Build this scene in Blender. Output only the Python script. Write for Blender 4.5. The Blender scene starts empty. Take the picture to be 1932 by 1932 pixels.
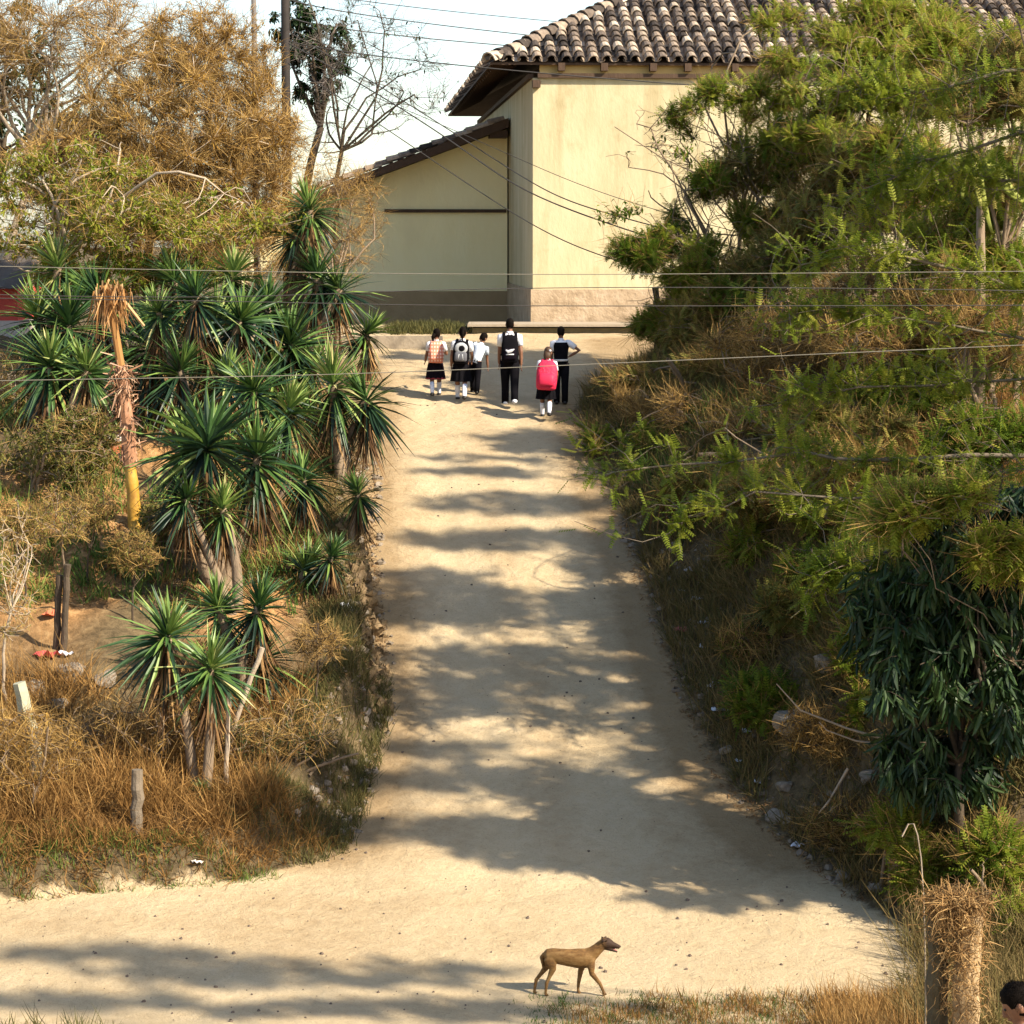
import bpy, math, random
import numpy as np
from mathutils import Vector, Matrix

# ------------------------------------------------------------------ camera, light, exposure
SC = bpy.context.scene
COL = SC.collection
F = 4637.0                     # focal length in photograph units (frame = 1932 units)
PITCH = math.atan((966 - 450) / F)
CZ = 8.0                       # camera height
cam_d = bpy.data.cameras.new('camera')
cam_d.sensor_width = 36.0
cam_d.lens = 36.0 * F / 1932.0
cam_d.clip_end = 2000
cam = bpy.data.objects.new('camera', cam_d)
cam.location = (0, 0, CZ)
cam.rotation_euler = (math.pi / 2 - PITCH, 0, 0)
COL.objects.link(cam)
SC.camera = cam

SUN_EL, SUN_AZ = math.radians(37), math.radians(59)   # azimuth measured from "towards the camera" to the right
sun_dir = Vector((math.cos(SUN_EL) * math.sin(SUN_AZ), -math.cos(SUN_EL) * math.cos(SUN_AZ), math.sin(SUN_EL)))
sd = bpy.data.lights.new('sun', 'SUN')
sd.energy = 5.0
sd.angle = math.radians(0.8)
sd.color = (1.0, 0.89, 0.73)
sun = bpy.data.objects.new('sun', sd)
sun.rotation_euler = sun_dir.to_track_quat('Z', 'Y').to_euler()
sun.location = (20, -10, 40)
COL.objects.link(sun)

W = bpy.data.worlds.new('World')
SC.world = W
W.use_nodes = True
wn = W.node_tree
bg = wn.nodes['Background']
sky = wn.nodes.new('ShaderNodeTexSky')
sky.sky_type = 'NISHITA'
sky.sun_disc = False
sky.sun_elevation = SUN_EL
sky.sun_rotation = math.pi - SUN_AZ
sky.dust_density = 1.0
sky.air_density = 1.0
wn.links.new(sky.outputs[0], bg.inputs[0])
bg.inputs[1].default_value = 0.118
SC.view_settings.view_transform = 'Standard'
SC.view_settings.look = 'None'
SC.view_settings.gamma = 1
SC.view_settings.exposure = 1.2
SC.cycles.max_bounces = 6
SC.cycles.transparent_max_bounces = 4

# ------------------------------------------------------------------ helpers
RNG = np.random.default_rng(7)
random.seed(7)
CP, SP_ = math.cos(PITCH), math.sin(PITCH)

def P(u, v, d):
    """world point seen at photograph position (u, v) at forward distance d"""
    x = (u - 966) / F
    yc = (966 - v) / F
    dy = CP + yc * SP_
    dz = -SP_ + yc * CP
    s = d / dy
    return np.array([x * s, d, CZ + dz * s])

def sm(t):
    t = np.clip(t, 0, 1)
    return t * t * (3 - 2 * t)

_perm = np.random.default_rng(3).random((256, 256))
def vnoise(x, y):
    xi = np.floor(x).astype(int); yi = np.floor(y).astype(int)
    fx = sm(x - xi); fy = sm(y - yi)
    g = lambda a, b: _perm[a % 256, b % 256]
    return ((g(xi, yi) * (1 - fx) + g(xi + 1, yi) * fx) * (1 - fy) + (g(xi, yi + 1) * (1 - fx) + g(xi + 1, yi + 1) * fx) * fy) * 2 - 1

# terrain profile: forward distance -> height of the road surface
_kd = np.array([-40, 0, 4, 12, 18, 22, 24, 24.8, 26.6, 28.5, 30.4, 32.5, 34.8, 37.3, 40.2, 44, 48, 52, 55, 63, 90, 400])
_kv = [None, None, None, None, None, None, 1932, 1875, 1760, 1640, 1500, 1350, 1200, 1050, 900, 770, 690, 640, 616]
_kz = [0.0, -2.0, -3.0, -5.2, -6.7, -7.5]
for i in range(6, 19):
    _kz.append(P(966, _kv[i], _kd[i])[2] - CZ)
_kz += [-2.15, -2.2, -2.2]
_kz = np.array(_kz) + CZ
_fine = np.arange(-40, 400, 0.25)
_fz = np.interp(_fine, _kd, _kz)
_ker = np.hanning(9); _ker /= _ker.sum()
_fz = np.convolve(np.pad(_fz, 4, 'edge'), _ker, 'valid')
def road_z(y): return np.interp(y, _fine, _fz)

def _e(u, d): return (u - 966) / F * d
_ly = [0, 26.4, 27.6, 28.1, 28.9, 30.4, 32.5, 34.8, 37.3, 40.2, 44, 48, 52, 55, 400]
_lx = [-60, -40, _e(-10, 27.6), _e(440, 28.1), _e(620, 28.9), _e(668, 30.4), _e(708, 32.5), _e(706, 34.8), _e(690, 37.3), _e(690, 40.2), _e(700, 44), _e(650, 48), -7, -9, -9]
_ry = [0, 20, 24, 26.6, 27.4, 28.5, 30.4, 32.5, 34.8, 37.3, 40.2, 44, 46, 48, 52, 55, 400]
_rx = [30, 7.0, 5.2, _e(1745, 26.6), _e(1650, 27.4), _e(1560, 28.5), _e(1395, 30.4), _e(1310, 32.5), _e(1250, 34.8), _e(1205, 37.3), _e(1140, 40.2), _e(1085, 44), _e(1115, 46), _e(1205, 48), _e(1240, 52), 9, 9]
def x_left(y): return np.interp(y, _ly, _lx)
def x_right(y): return np.interp(y, _ry, _rx)
_ay = [0, 22, 24.5, 26.5, 28.5, 31, 34, 38, 44, 48, 51, 54, 56, 400]
_aa = [0, 0.2, 0.35, 1.0, 1.8, 2.2, 1.9, 1.3, 1.0, 0.7, 0.4, 0.2, 0.0, 0.0]
_by = [0, 26.5, 27.6, 29, 32, 38, 44, 50, 54, 400]
_ba = [0, 0, 0.35, 0.55, 0.6, 0.6, 0.45, 0.2, 0.0, 0.0]

def TZ(x, y):
    x = np.asarray(x, float); y = np.asarray(y, float)
    z = road_z(y)
    dr = np.maximum(x - x_right(y), 0)
    dl = np.maximum(x_left(y) - x, 0)
    a = np.interp(y, _ay, _aa)
    z = z + a * sm(dr / 2.4) + np.minimum(dr, 14) * 0.09 * (a > 0.05) * np.minimum(a / 2, 1)
    b = np.interp(y, _by, _ba)
    cut = np.interp(y, [0, 30, 31.5, 39, 41, 400], [.9, .9, .3, .3, .9, .9])
    z = z + (b + .45 * np.clip((.9 - cut) / .6, 0, 1)) * sm(dl / cut) + np.minimum(dl, 20) * 0.02 * (b > 0)
    off = sm(np.maximum(dr, dl) / 0.6)
    z = z + off * (0.10 * vnoise(x * 1.3, y * 1.3) + 0.06 * vnoise(x * 3.7 + 9, y * 3.7))
    z = z + 0.025 * vnoise(x * 0.9 + 40, y * 0.7) + 0.008 * vnoise(x * 5, y * 5)
    # wheel ruts on the road
    on = (1 - off) * ((y > 26) & (y < 50))
    mid = (x_left(y) + x_right(y)) / 2
    z = z - on * 0.03 * (np.exp(-((x - mid - 0.75) / 0.22) ** 2) + np.exp(-((x - mid + 0.75) / 0.22) ** 2))
    return z

_dd = np.arange(8, 140, 0.02)
def gp(u, v, far=None):
    """ground point seen at photograph position (u, v)"""
    p0 = P(u, v, 1.0)
    x = p0[0] * _dd; z = CZ + (p0[2] - CZ) * _dd
    hit = np.nonzero(z <= TZ(x, _dd))[0]
    i = hit[0] if len(hit) else len(_dd) - 1
    return np.array([x[i], _dd[i], float(TZ(x[i], _dd[i]))])

def ground(x, y): return np.array([x, y, float(TZ(x, y))])

class MB:
    """collects geometry for ONE mesh"""
    def __init__(s): s.v = []; s.f = []; s.a = []; s.n = 0; s.m = []
    def add(s, V, Fc, var=0.5, mi=0):
        V = np.asarray(V, float).reshape(-1, 3); Fc = np.asarray(Fc, int)
        s.v.append(V); s.f.append(Fc + s.n); s.m.append((len(Fc), mi))
        s.a.append(np.broadcast_to(np.asarray(var, float), (len(V),)).copy())
        s.n += len(V)
    def mesh(s, name, mats, smooth=False):
        me = bpy.data.meshes.new(name)
        V = np.concatenate(s.v); A = np.concatenate(s.a)
        me.vertices.add(len(V)); me.vertices.foreach_set('co', V.ravel())
        loops = np.concatenate([f.ravel() for f in s.f]); tot = np.concatenate([np.full(len(f), f.shape[1]) for f in s.f])
        start = np.concatenate([[0], np.cumsum(tot)[:-1]])
        me.loops.add(len(loops)); me.loops.foreach_set('vertex_index', loops)
        me.polygons.add(len(tot)); me.polygons.foreach_set('loop_start', start)
        try: me.polygons.foreach_set('loop_total', tot)
        except Exception: pass
        mi = np.concatenate([np.full(n, m) for n, m in s.m])
        me.polygons.foreach_set('material_index', mi)
        me.polygons.foreach_set('use_smooth', np.full(len(tot), smooth))
        at = me.attributes.new('var', 'FLOAT', 'POINT'); at.data.foreach_set('value', A)
        for m in (mats if isinstance(mats, (list, tuple)) else [mats]): me.materials.append(m)
        me.update(calc_edges=True); me.validate()
        return me
    def build(s, name, mats, parent=None, smooth=False, mw=None):
        o = bpy.data.objects.new(name, s.mesh(name, mats, smooth)); COL.objects.link(o)
        if parent is not None: o.parent = parent
        return o

def tag(o, label=None, cat=None, group=None, kind=None):
    if label: o['label'] = label
    if cat: o['category'] = cat
    if group: o['group'] = group
    if kind: o['kind'] = kind
    return o
def thing(name, label, cat, loc=(0, 0, 0), group=None, rz=0.0):
    o = bpy.data.objects.new(name, None); COL.objects.link(o)
    o.empty_display_size = 0.1
    o.location = tuple(float(c) for c in loc); o.rotation_euler = (0, 0, rz)
    return tag(o, label, cat, group)
def put(name, me, parent, loc=(0, 0, 0), rot=(0, 0, 0), sc=1.0):
    o = bpy.data.objects.new(name, me); COL.objects.link(o)
    if parent is not None: o.parent = parent
    o.location = tuple(float(c) for c in loc); o.rotation_euler = rot
    o.scale = (sc, sc, sc) if np.isscalar(sc) else sc
    return o

def nrm(a): return a / np.maximum(np.linalg.norm(a, axis=-1, keepdims=True), 1e-9)
def frames(d, rng, ref=None):
    """rotation matrices whose second column is the direction d"""
    d = nrm(d)
    r0 = rng.normal(size=d.shape) if ref is None else np.broadcast_to(ref, d.shape) + rng.normal(size=d.shape) * 0.15
    r = nrm(np.cross(d, r0)); n = np.cross(r, d)
    return np.stack([r, d, n], axis=-1)
def scatter(mb, tv, tq, O, R, S, var, mi=0):
    O = np.asarray(O); N = len(O)
    if N == 0: return
    S = np.broadcast_to(np.asarray(S, float), (N,))
    V = O[:, None, :] + np.einsum('nij,tj->nti', R, tv) * S[:, None, None]
    Q = tq[None] + (np.arange(N) * len(tv))[:, None, None]
    var = np.broadcast_to(np.asarray(var, float), (N,))
    mb.add(V.reshape(-1, 3), Q.reshape(-1, tq.shape[1]), np.repeat(var, len(tv)), mi)

def tubes(mb, Pl, R, sides=4, var=0.5, mi=0, cap=False):
    """N polylines (N,K,3) with radii (N,K) -> tubes"""
    Pl = np.asarray(Pl, float); N, K, _ = Pl.shape
    R = np.broadcast_to(np.asarray(R, float), (N, K))
    T = np.empty_like(Pl); T[:, 1:-1] = Pl[:, 2:] - Pl[:, :-2]; T[:, 0] = Pl[:, 1] - Pl[:, 0]; T[:, -1] = Pl[:, -1] - Pl[:, -2]
    T = nrm(T)
    ov = nrm(Pl[:, -1] - Pl[:, 0])
    ref = np.where(np.abs(ov[:, 2:3]) < 0.8, np.array([[0, 0, 1.0]]), np.array([[1.0, 0, 0]]))[:, None, :]
    a = nrm(np.cross(T, np.broadcast_to(ref, T.shape))); b = np.cross(T, a)
    th = np.arange(sides) / sides * 2 * math.pi
    V = Pl[:, :, None, :] + R[:, :, None, None] * (np.cos(th)[None, None, :, None] * a[:, :, None, :] + np.sin(th)[None, None, :, None] * b[:, :, None, :])
    k = np.arange(K - 1)[:, None]; s = np.arange(sides)[None, :]
    q = np.stack([k * sides + s, k * sides + (s + 1) % sides, (k + 1) * sides + (s + 1) % sides, (k + 1) * sides + s], -1).reshape(-1, 4)
    Q = q[None] + (np.arange(N) * K * sides)[:, None, None]
    var = np.asarray(var, float)
    vv = np.repeat(var, K * sides) if var.ndim else var
    mb.add(V.reshape(-1, 3), Q.reshape(-1, 4), vv, mi)
    if cap:
        base = mb.n - N * K * sides
        for i in range(N):
            mb.f.append(np.array([[base + i * K * sides + (K - 1) * sides + j for j in range(sides)]])); mb.m.append((1, mi))
            mb.f.append(np.array([[base + i * K * sides + j for j in range(sides)][::-1]])); mb.m.append((1, mi))

def loft(mb, pts, radii, sides=12, ref=(1, 0, 0), var=0.5, mi=0, power=2.0, pleat=0.0, npl=0):
    """one closed skin through elliptical rings; radii entries r or (rx, ry)"""
    pts = np.asarray(pts, float); K = len(pts)
    T = np.empty_like(pts); T[1:-1] = pts[2:] - pts[:-2]; T[0] = pts[1] - pts[0]; T[-1] = pts[-1] - pts[-2]
    T = nrm(T); ref = np.array(ref, float)
    th = (np.arange(sides) + 0.5) / sides * 2 * math.pi
    c, s_ = np.cos(th), np.sin(th)
    if power != 2.0:
        c, s_ = np.sign(c) * np.abs(c) ** (2 / power), np.sign(s_) * np.abs(s_) ** (2 / power)
    V = []
    for i in range(K):
        t = T[i]; rf = ref if abs(ref @ t) < 0.9 else np.array([0, 1.0, 0])
        a = rf - t * (rf @ t); a /= np.linalg.norm(a); b = np.cross(t, a)
        r = radii[i]; rx, ry = (r, r) if np.isscalar(r) else r
        k = 1 + pleat * (i / (K - 1)) * np.cos(th * npl) if pleat else 1
        V.append(pts[i] + (c * rx * k)[:, None] * a + (s_ * ry * k)[:, None] * b)
    V = np.concatenate(V)
    k = np.arange(K - 1)[:, None]; s = np.arange(sides)[None, :]
    q = np.stack([k * sides + s, k * sides + (s + 1) % sides, (k + 1) * sides + (s + 1) % sides, (k + 1) * sides + s], -1).reshape(-1, 4)
    n0 = mb.n
    mb.add(V, q, var, mi)
    mb.f.append(np.array([[n0 + j for j in range(sides)][::-1]])); mb.m.append((1, mi))
    mb.f.append(np.array([[n0 + (K - 1) * sides + j for j in range(sides)]])); mb.m.append((1, mi))

def box(mb, c, s, var=0.5, mi=0, ax=None):
    """box by centre and full size, ax = optional 3 axis rows"""
    c = np.asarray(c, float); h = np.asarray(s, float) / 2
    A = np.eye(3) if ax is None else np.asarray(ax, float)
    V = np.array([[x, y, z] for x in (-1, 1) for y in (-1, 1) for z in (-1, 1)]) * h
    mb.add(c + V @ A, np.array([[0, 1, 3, 2], [4, 6, 7, 5], [0, 4, 5, 1], [2, 3, 7, 6], [0, 2, 6, 4], [1, 5, 7, 3]]), var, mi)

def ball(mb, c, r, var=0.5, mi=0, sides=10, rings=7, ax=None):
    c = np.asarray(c, float); r = np.asarray(r, float) * np.ones(3)
    ph = (np.arange(rings) + 0.5) / rings * math.pi - math.pi / 2
    th = np.arange(sides) / sides * 2 * math.pi
    V = np.stack([np.cos(ph)[:, None] * np.cos(th), np.cos(ph)[:, None] * np.sin(th), np.sin(ph)[:, None] * np.ones(sides)], -1).reshape(-1, 3) * r
    if ax is not None: V = V @ np.asarray(ax, float)
    k = np.arange(rings - 1)[:, None]; s = np.arange(sides)[None, :]
    q = np.stack([k * sides + s, k * sides + (s + 1) % sides, (k + 1) * sides + (s + 1) % sides, (k + 1) * sides + s], -1).reshape(-1, 4)
    n0 = mb.n
    mb.add(c + V, q, var, mi)
    mb.f.append(np.array([[n0 + j for j in range(sides)][::-1]])); mb.m.append((1, mi))
    mb.f.append(np.array([[n0 + (rings - 1) * sides + j for j in range(sides)]])); mb.m.append((1, mi))

def fuse(mb, name, mat, voxel, parent=None, smooth_it=4):
    """joins the overlapping lofts of a body into one continuous skin"""
    tmp = bpy.data.objects.new('tmp', mb.mesh('tmp', mat)); COL.objects.link(tmp)
    m = tmp.modifiers.new('r', 'REMESH'); m.mode = 'VOXEL'; m.voxel_size = voxel; m.use_smooth_shade = True
    s = tmp.modifiers.new('s', 'SMOOTH'); s.factor = 0.5; s.iterations = smooth_it
    dg = bpy.context.evaluated_depsgraph_get(); dg.update()
    me = bpy.data.meshes.new_from_object(tmp.evaluated_get(dg))
    old = tmp.data
    bpy.data.objects.remove(tmp); bpy.data.meshes.remove(old)
    me.name = name
    if len(me.materials) == 0: me.materials.append(mat)
    me.polygons.foreach_set('use_smooth', np.ones(len(me.polygons), bool))
    o = bpy.data.objects.new(name, me); COL.objects.link(o)
    if parent is not None: o.parent = parent
    return o

# ------------------------------------------------------------------ materials
def newmat(name):
    m = bpy.data.materials.new(name); m.use_nodes = True
    nt = m.node_tree; b = nt.nodes['Principled BSDF']
    b.inputs['Specular IOR Level'].default_value = 0.25
    return m, nt, b
def ramp(nt, cols):
    r = nt.nodes.new('ShaderNodeValToRGB'); e = r.color_ramp.elements
    while len(e) < len(cols): e.new(0.5)
    for i, c in enumerate(cols):
        if len(c) == 4: e[i].position = c[3]
        else: e[i].position = i / max(len(cols) - 1, 1)
        e[i].color = (c[0], c[1], c[2], 1)
    return r
def noise(nt, scale, detail=4, coord='Object', rough=0.6, stretch=None):
    tc = nt.nodes.new('ShaderNodeTexCoord'); n = nt.nodes.new('ShaderNodeTexNoise')
    n.inputs['Scale'].default_value = scale; n.inputs['Detail'].default_value = detail; n.inputs['Roughness'].default_value = rough
    if stretch:
        mp = nt.nodes.new('ShaderNodeMapping'); mp.inputs['Scale'].default_value = stretch
        nt.links.new(tc.outputs[coord], mp.inputs[0]); nt.links.new(mp.outputs[0], n.inputs['Vector'])
    else: nt.links.new(tc.outputs[coord], n.inputs['Vector'])
    return n
def mat_noise(name, cols, scale=6, rough=0.85, bump=0.0, detail=5, stretch=None, spec=0.25, bscale=None):
    m, nt, b = newmat(name)
    n = noise(nt, scale, detail, stretch=stretch); r = ramp(nt, cols)
    nt.links.new(n.outputs[0], r.inputs[0]); nt.links.new(r.outputs[0], b.inputs['Base Color'])
    b.inputs['Roughness'].default_value = rough; b.inputs['Specular IOR Level'].default_value = spec
    if bump:
        n2 = noise(nt, bscale or scale * 4, 6, stretch=stretch); bp = nt.nodes.new('ShaderNodeBump')
        bp.inputs['Strength'].default_value = bump; bp.inputs['Distance'].default_value = 0.03
        nt.links.new(n2.outputs[0], bp.inputs['Height']); nt.links.new(bp.outputs[0], b.inputs['Normal'])
    return m
def mat_var(name, cols, rough=0.7, trans=0.0, spec=0.2, noise_mix=0.0, nscale=20):
    """colour from the per-piece 'var' attribute (each leaf, tile or blade has its own)"""
    m, nt, b = newmat(name)
    at = nt.nodes.new('ShaderNodeAttribute'); at.attribute_name = 'var'
    r = ramp(nt, cols); src = at.outputs['Fac']
    if noise_mix:
        n = noise(nt, nscale); ma = nt.nodes.new('ShaderNodeMath'); ma.operation = 'MULTIPLY_ADD'
        sb = nt.nodes.new('ShaderNodeMath'); sb.operation = 'SUBTRACT'; sb.inputs[1].default_value = 0.5
        nt.links.new(n.outputs[0], sb.inputs[0]); nt.links.new(sb.outputs[0], ma.inputs[0])
        ma.inputs[1].default_value = noise_mix; nt.links.new(src, ma.inputs[2]); src = ma.outputs[0]
    nt.links.new(src, r.inputs[0]); nt.links.new(r.outputs[0], b.inputs['Base Color'])
    b.inputs['Roughness'].default_value = rough; b.inputs['Specular IOR Level'].default_value = spec
    if trans:
        t = nt.nodes.new('ShaderNodeBsdfTranslucent'); mx = nt.nodes.new('ShaderNodeMixShader'); mx.inputs[0].default_value = trans
        nt.links.new(r.outputs[0], t.inputs[0]); nt.links.new(b.outputs[0], mx.inputs[1]); nt.links.new(t.outputs[0], mx.inputs[2])
        nt.links.new(mx.outputs[0], nt.nodes['Material Output'].inputs[0])
    return m
def mat_flat(name, c, rough=0.7, spec=0.25, vary=0.12, scale=14):
    c = np.array(c)
    return mat_noise(name, [tuple(c * (1 - vary)), tuple(np.minimum(c * (1 + vary), 1))], scale, rough, 0.0, 3, None, spec)

M = {}
M['bark'] = mat_noise('bark', [(.10, .07, .045), (.30, .22, .14)], 9, .9, .6, 6, (1, 1, .25))
M['pale_bark'] = mat_noise('pale_bark', [(.22, .17, .12), (.50, .40, .28)], 7, .9, .5, 6, (1, 1, .3))
M['dark_bark'] = mat_noise('dark_bark', [(.025, .018, .012), (.11, .08, .05)], 9, .9, .6, 6, (1, 1, .3))
M['twig'] = mat_var('twig', [(.07, .04, .014), (.23, .135, .04), (.48, .31, .10)], .9)
M['grey_twig'] = mat_var('grey_twig', [(.06, .05, .045), (.16, .13, .11), (.28, .24, .20)], .9)
M['frond'] = mat_var('frond', [(.03, .068, .009), (.10, .16, .013), (.22, .26, .025), (.36, .34, .045)], .6, .5)
M['olive'] = mat_var('olive', [(.05, .065, .014), (.13, .135, .028), (.25, .22, .045), (.38, .29, .08)], .7, .35)
M['dry_leaf'] = mat_var('dry_leaf', [(.11, .055, .012), (.26, .135, .025), (.48, .275, .05), (.42, .32, .08)], .8, .35)
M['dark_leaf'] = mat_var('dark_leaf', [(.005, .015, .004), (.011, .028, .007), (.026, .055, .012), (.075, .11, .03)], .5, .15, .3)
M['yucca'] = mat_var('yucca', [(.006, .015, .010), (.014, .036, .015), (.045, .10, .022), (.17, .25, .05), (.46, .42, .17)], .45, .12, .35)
M['litter'] = mat_var('litter', [(.12, .06, .025), (.25, .13, .05), (.42, .26, .11)], .9, .15)
M['dead'] = mat_var('dead', [(.03, .017, .008), (.10, .05, .02), (.32, .19, .075)], .9, .1)
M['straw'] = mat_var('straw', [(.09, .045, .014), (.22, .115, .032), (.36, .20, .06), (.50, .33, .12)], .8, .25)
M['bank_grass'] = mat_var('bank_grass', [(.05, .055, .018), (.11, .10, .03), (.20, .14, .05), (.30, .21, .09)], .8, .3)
M['green_grass'] = mat_var('green_grass', [(.035, .075, .014), (.10, .165, .028), (.24, .26, .06)], .8, .3)
M['rubble'] = mat_noise('rubble', [(.09, .07, .05), (.20, .16, .115), (.36, .31, .25)], 4, .95, .6, 6)
M['rock'] = mat_noise('rock', [(.10, .085, .06), (.24, .20, .15), (.40, .36, .29)], 5, .9, .7, 6)
M['pebble'] = mat_noise('pebble', [(.06, .045, .035), (.2, .15, .11)], 3, .9)
M['wood'] = mat_noise('wood', [(.035, .020, .012), (.10, .06, .035)], 6, .8, .4, 5, (1, 1, .2))

# ------------------------------------------------------------------ ground
def ground_material():
    m, nt, b = newmat('ground')
    L = nt.links.new
    at = nt.nodes.new('ShaderNodeAttribute'); at.attribute_name = 'road'
    ya = nt.nodes.new('ShaderNodeAttribute'); ya.attribute_name = 'yard'
    n1 = noise(nt, 0.55, 5); n2 = noise(nt, 5.0, 8, rough=0.75); n3 = noise(nt, 42.0, 6, rough=0.8)
    sand = ramp(nt, [(.40, .29, .158, .25), (.53, .41, .245, .5), (.62, .50, .32, .75)])
    mixn = nt.nodes.new('ShaderNodeMath'); mixn.operation = 'ADD'
    h1 = nt.nodes.new('ShaderNodeMath'); h1.operation = 'MULTIPLY'; h1.inputs[1].default_value = 0.5
    h2 = nt.nodes.new('ShaderNodeMath'); h2.operation = 'MULTIPLY'; h2.inputs[1].default_value = 0.5
    L(n1.outputs[0], h1.inputs[0]); L(n2.outputs[0], h2.inputs[0]); L(h1.outputs[0], mixn.inputs[0]); L(h2.outputs[0], mixn.inputs[1])
    L(mixn.outputs[0], sand.inputs[0])
    grit = nt.nodes.new('ShaderNodeMix'); grit.data_type = 'RGBA'; grit.blend_type = 'MULTIPLY'; grit.inputs[0].default_value = 1
    gr = ramp(nt, [(.55, .52, .48, .30), (1, 1, 1, .46), (1, 1, 1, .8)])
    L(n3.outputs[0], gr.inputs[0]); L(sand.outputs[0], grit.inputs[6]); L(gr.outputs[0], grit.inputs[7])
    # packed wheel tracks are paler, the loose edge browner
    ta = nt.nodes.new('ShaderNodeAttribute'); ta.attribute_name = 'track'
    tn = nt.nodes.new('ShaderNodeMath'); tn.operation = 'MULTIPLY_ADD'; tn.inputs[1].default_value = .5
    sb0 = nt.nodes.new('ShaderNodeMath'); sb0.operation = 'SUBTRACT'; sb0.inputs[1].default_value = .5
    L(n2.outputs[0], sb0.inputs[0]); L(sb0.outputs[0], tn.inputs[0]); L(ta.outputs['Fac'], tn.inputs[2])
    tr = ramp(nt, [(.66, .60, .53, .15), (.90, .87, .84, .5), (1.0, 1.0, 1.0, .85)])
    L(tn.outputs[0], tr.inputs[0])
    grit2 = nt.nodes.new('ShaderNodeMix'); grit2.data_type = 'RGBA'; grit2.blend_type = 'MULTIPLY'; grit2.inputs[0].default_value = 1
    L(grit.outputs[2], grit2.inputs[6]); L(tr.outputs[0], grit2.inputs[7]); grit = grit2
    soil = ramp(nt, [(.05, .04, .022, .3), (.13, .095, .05, .5), (.24, .175, .09, .72)])
    L(n2.outputs[0], soil.inputs[0])
    yard = ramp(nt, [(.14, .085, .035, .3), (.42, .22, .085, .5), (.58, .37, .17, .7)])
    L(n2.outputs[0], yard.inputs[0])
    mx1 = nt.nodes.new('ShaderNodeMix'); mx1.data_type = 'RGBA'
    L(ya.outputs['Fac'], mx1.inputs[0]); L(soil.outputs[0], mx1.inputs[6]); L(yard.outputs[0], mx1.inputs[7])
    # ragged road edge
    ad = nt.nodes.new('ShaderNodeMath'); ad.operation = 'MULTIPLY_ADD'; ad.inputs[1].default_value = 0.9
    sb = nt.nodes.new('ShaderNodeMath'); sb.operation = 'SUBTRACT'; sb.inputs[1].default_value = 0.5
    L(n2.outputs[0], sb.inputs[0]); L(sb.outputs[0], ad.inputs[0]); L(at.outputs['Fac'], ad.inputs[2])
    mr = nt.nodes.new('ShaderNodeMapRange'); mr.inputs[1].default_value = .35; mr.inputs[2].default_value = .65
    L(ad.outputs[0], mr.inputs[0])
    mx2 = nt.nodes.new('ShaderNodeMix'); mx2.data_type = 'RGBA'
    L(mr.outputs[0], mx2.inputs[0]); L(mx1.outputs[2], mx2.inputs[6]); L(grit.outputs[2], mx2.inputs[7])
    L(mx2.outputs[2], b.inputs['Base Color'])
    b.inputs['Roughness'].default_value = .95; b.inputs['Specular IOR Level'].default_value = .1
    bp = nt.nodes.new('ShaderNodeBump'); bp.inputs['Strength'].default_value = .55; bp.inputs['Distance'].default_value = .03
    L(n3.outputs[0], bp.inputs['Height'])
    bp2 = nt.nodes.new('ShaderNodeBump'); bp2.inputs['Strength'].default_value = .7; bp2.inputs['Distance'].default_value = .12
    L(n2.outputs[0], bp2.inputs['Height']); L(bp.outputs[0], bp2.inputs['Normal']); L(bp2.outputs[0], b.inputs['Normal'])
    return m

def build_ground():
    xs = np.concatenate([[-400, -200, -100, -60], np.arange(-40, -13, 1.5), np.arange(-12.6, 13, 0.13), np.arange(14, 41, 1.5), [60, 100, 200, 400]])
    ys = np.concatenate([[-40, -20, -8, 0], np.arange(4, 20, .8), np.arange(20, 58, .15), np.arange(58, 90, 1.5), [100, 130, 180, 260, 380, 600]])
    X, Y = np.meshgrid(xs, ys)
    Z = TZ(X, Y)
    nx, ny = len(xs), len(ys)
    mb = MB()
    i = np.arange(ny - 1)[:, None] * nx + np.arange(nx - 1)[None]
    mb.add(np.stack([X, Y, Z], -1).reshape(-1, 3), np.stack([i, i + 1, i + nx + 1, i + nx], -1).reshape(-1, 4))
    o = mb.build('ground', ground_material(), smooth=True)
    road = np.clip(0.5 + np.minimum(X - x_left(Y), x_right(Y) - X) / 0.5, 0, 1).ravel()
    a = o.data.attributes.new('road', 'FLOAT', 'POINT'); a.data.foreach_set('value', road)
    mid = (x_left(Y) + x_right(Y)) / 2 + .08 * vnoise(Y * .5, Y * 0 + 3); hw = (x_right(Y) - x_left(Y)) / 2
    off = np.abs(X - mid); up = sm((Y - 27.5) / 2)
    tk = .55 + .45 * (np.exp(-((off - .72) / .38) ** 2)) - .55 * sm((off / hw - .62) / .3) - .35 * sm((X - mid) / hw * 2 - 1.0)
    tk = up * tk + (1 - up) * (.8 + .35 * vnoise(X * .45, Y * 1.6))
    a = o.data.attributes.new('track', 'FLOAT', 'POINT'); a.data.foreach_set('value', np.clip(tk, 0, 1).ravel())
    yard = (sm((x_left(Y) - X) / 1.5) * sm((Y - 31) / 2) * (1 - sm((Y - 42) / 4))).ravel() * sm(.5 + 1.2 * vnoise(X * .8, Y * .8)).ravel()
    a = o.data.attributes.new('yard', 'FLOAT', 'POINT'); a.data.foreach_set('value', yard)
    return tag(o, 'pale sandy dirt road climbing the hill between overgrown banks', 'ground', kind='structure')
build_ground()

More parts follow.
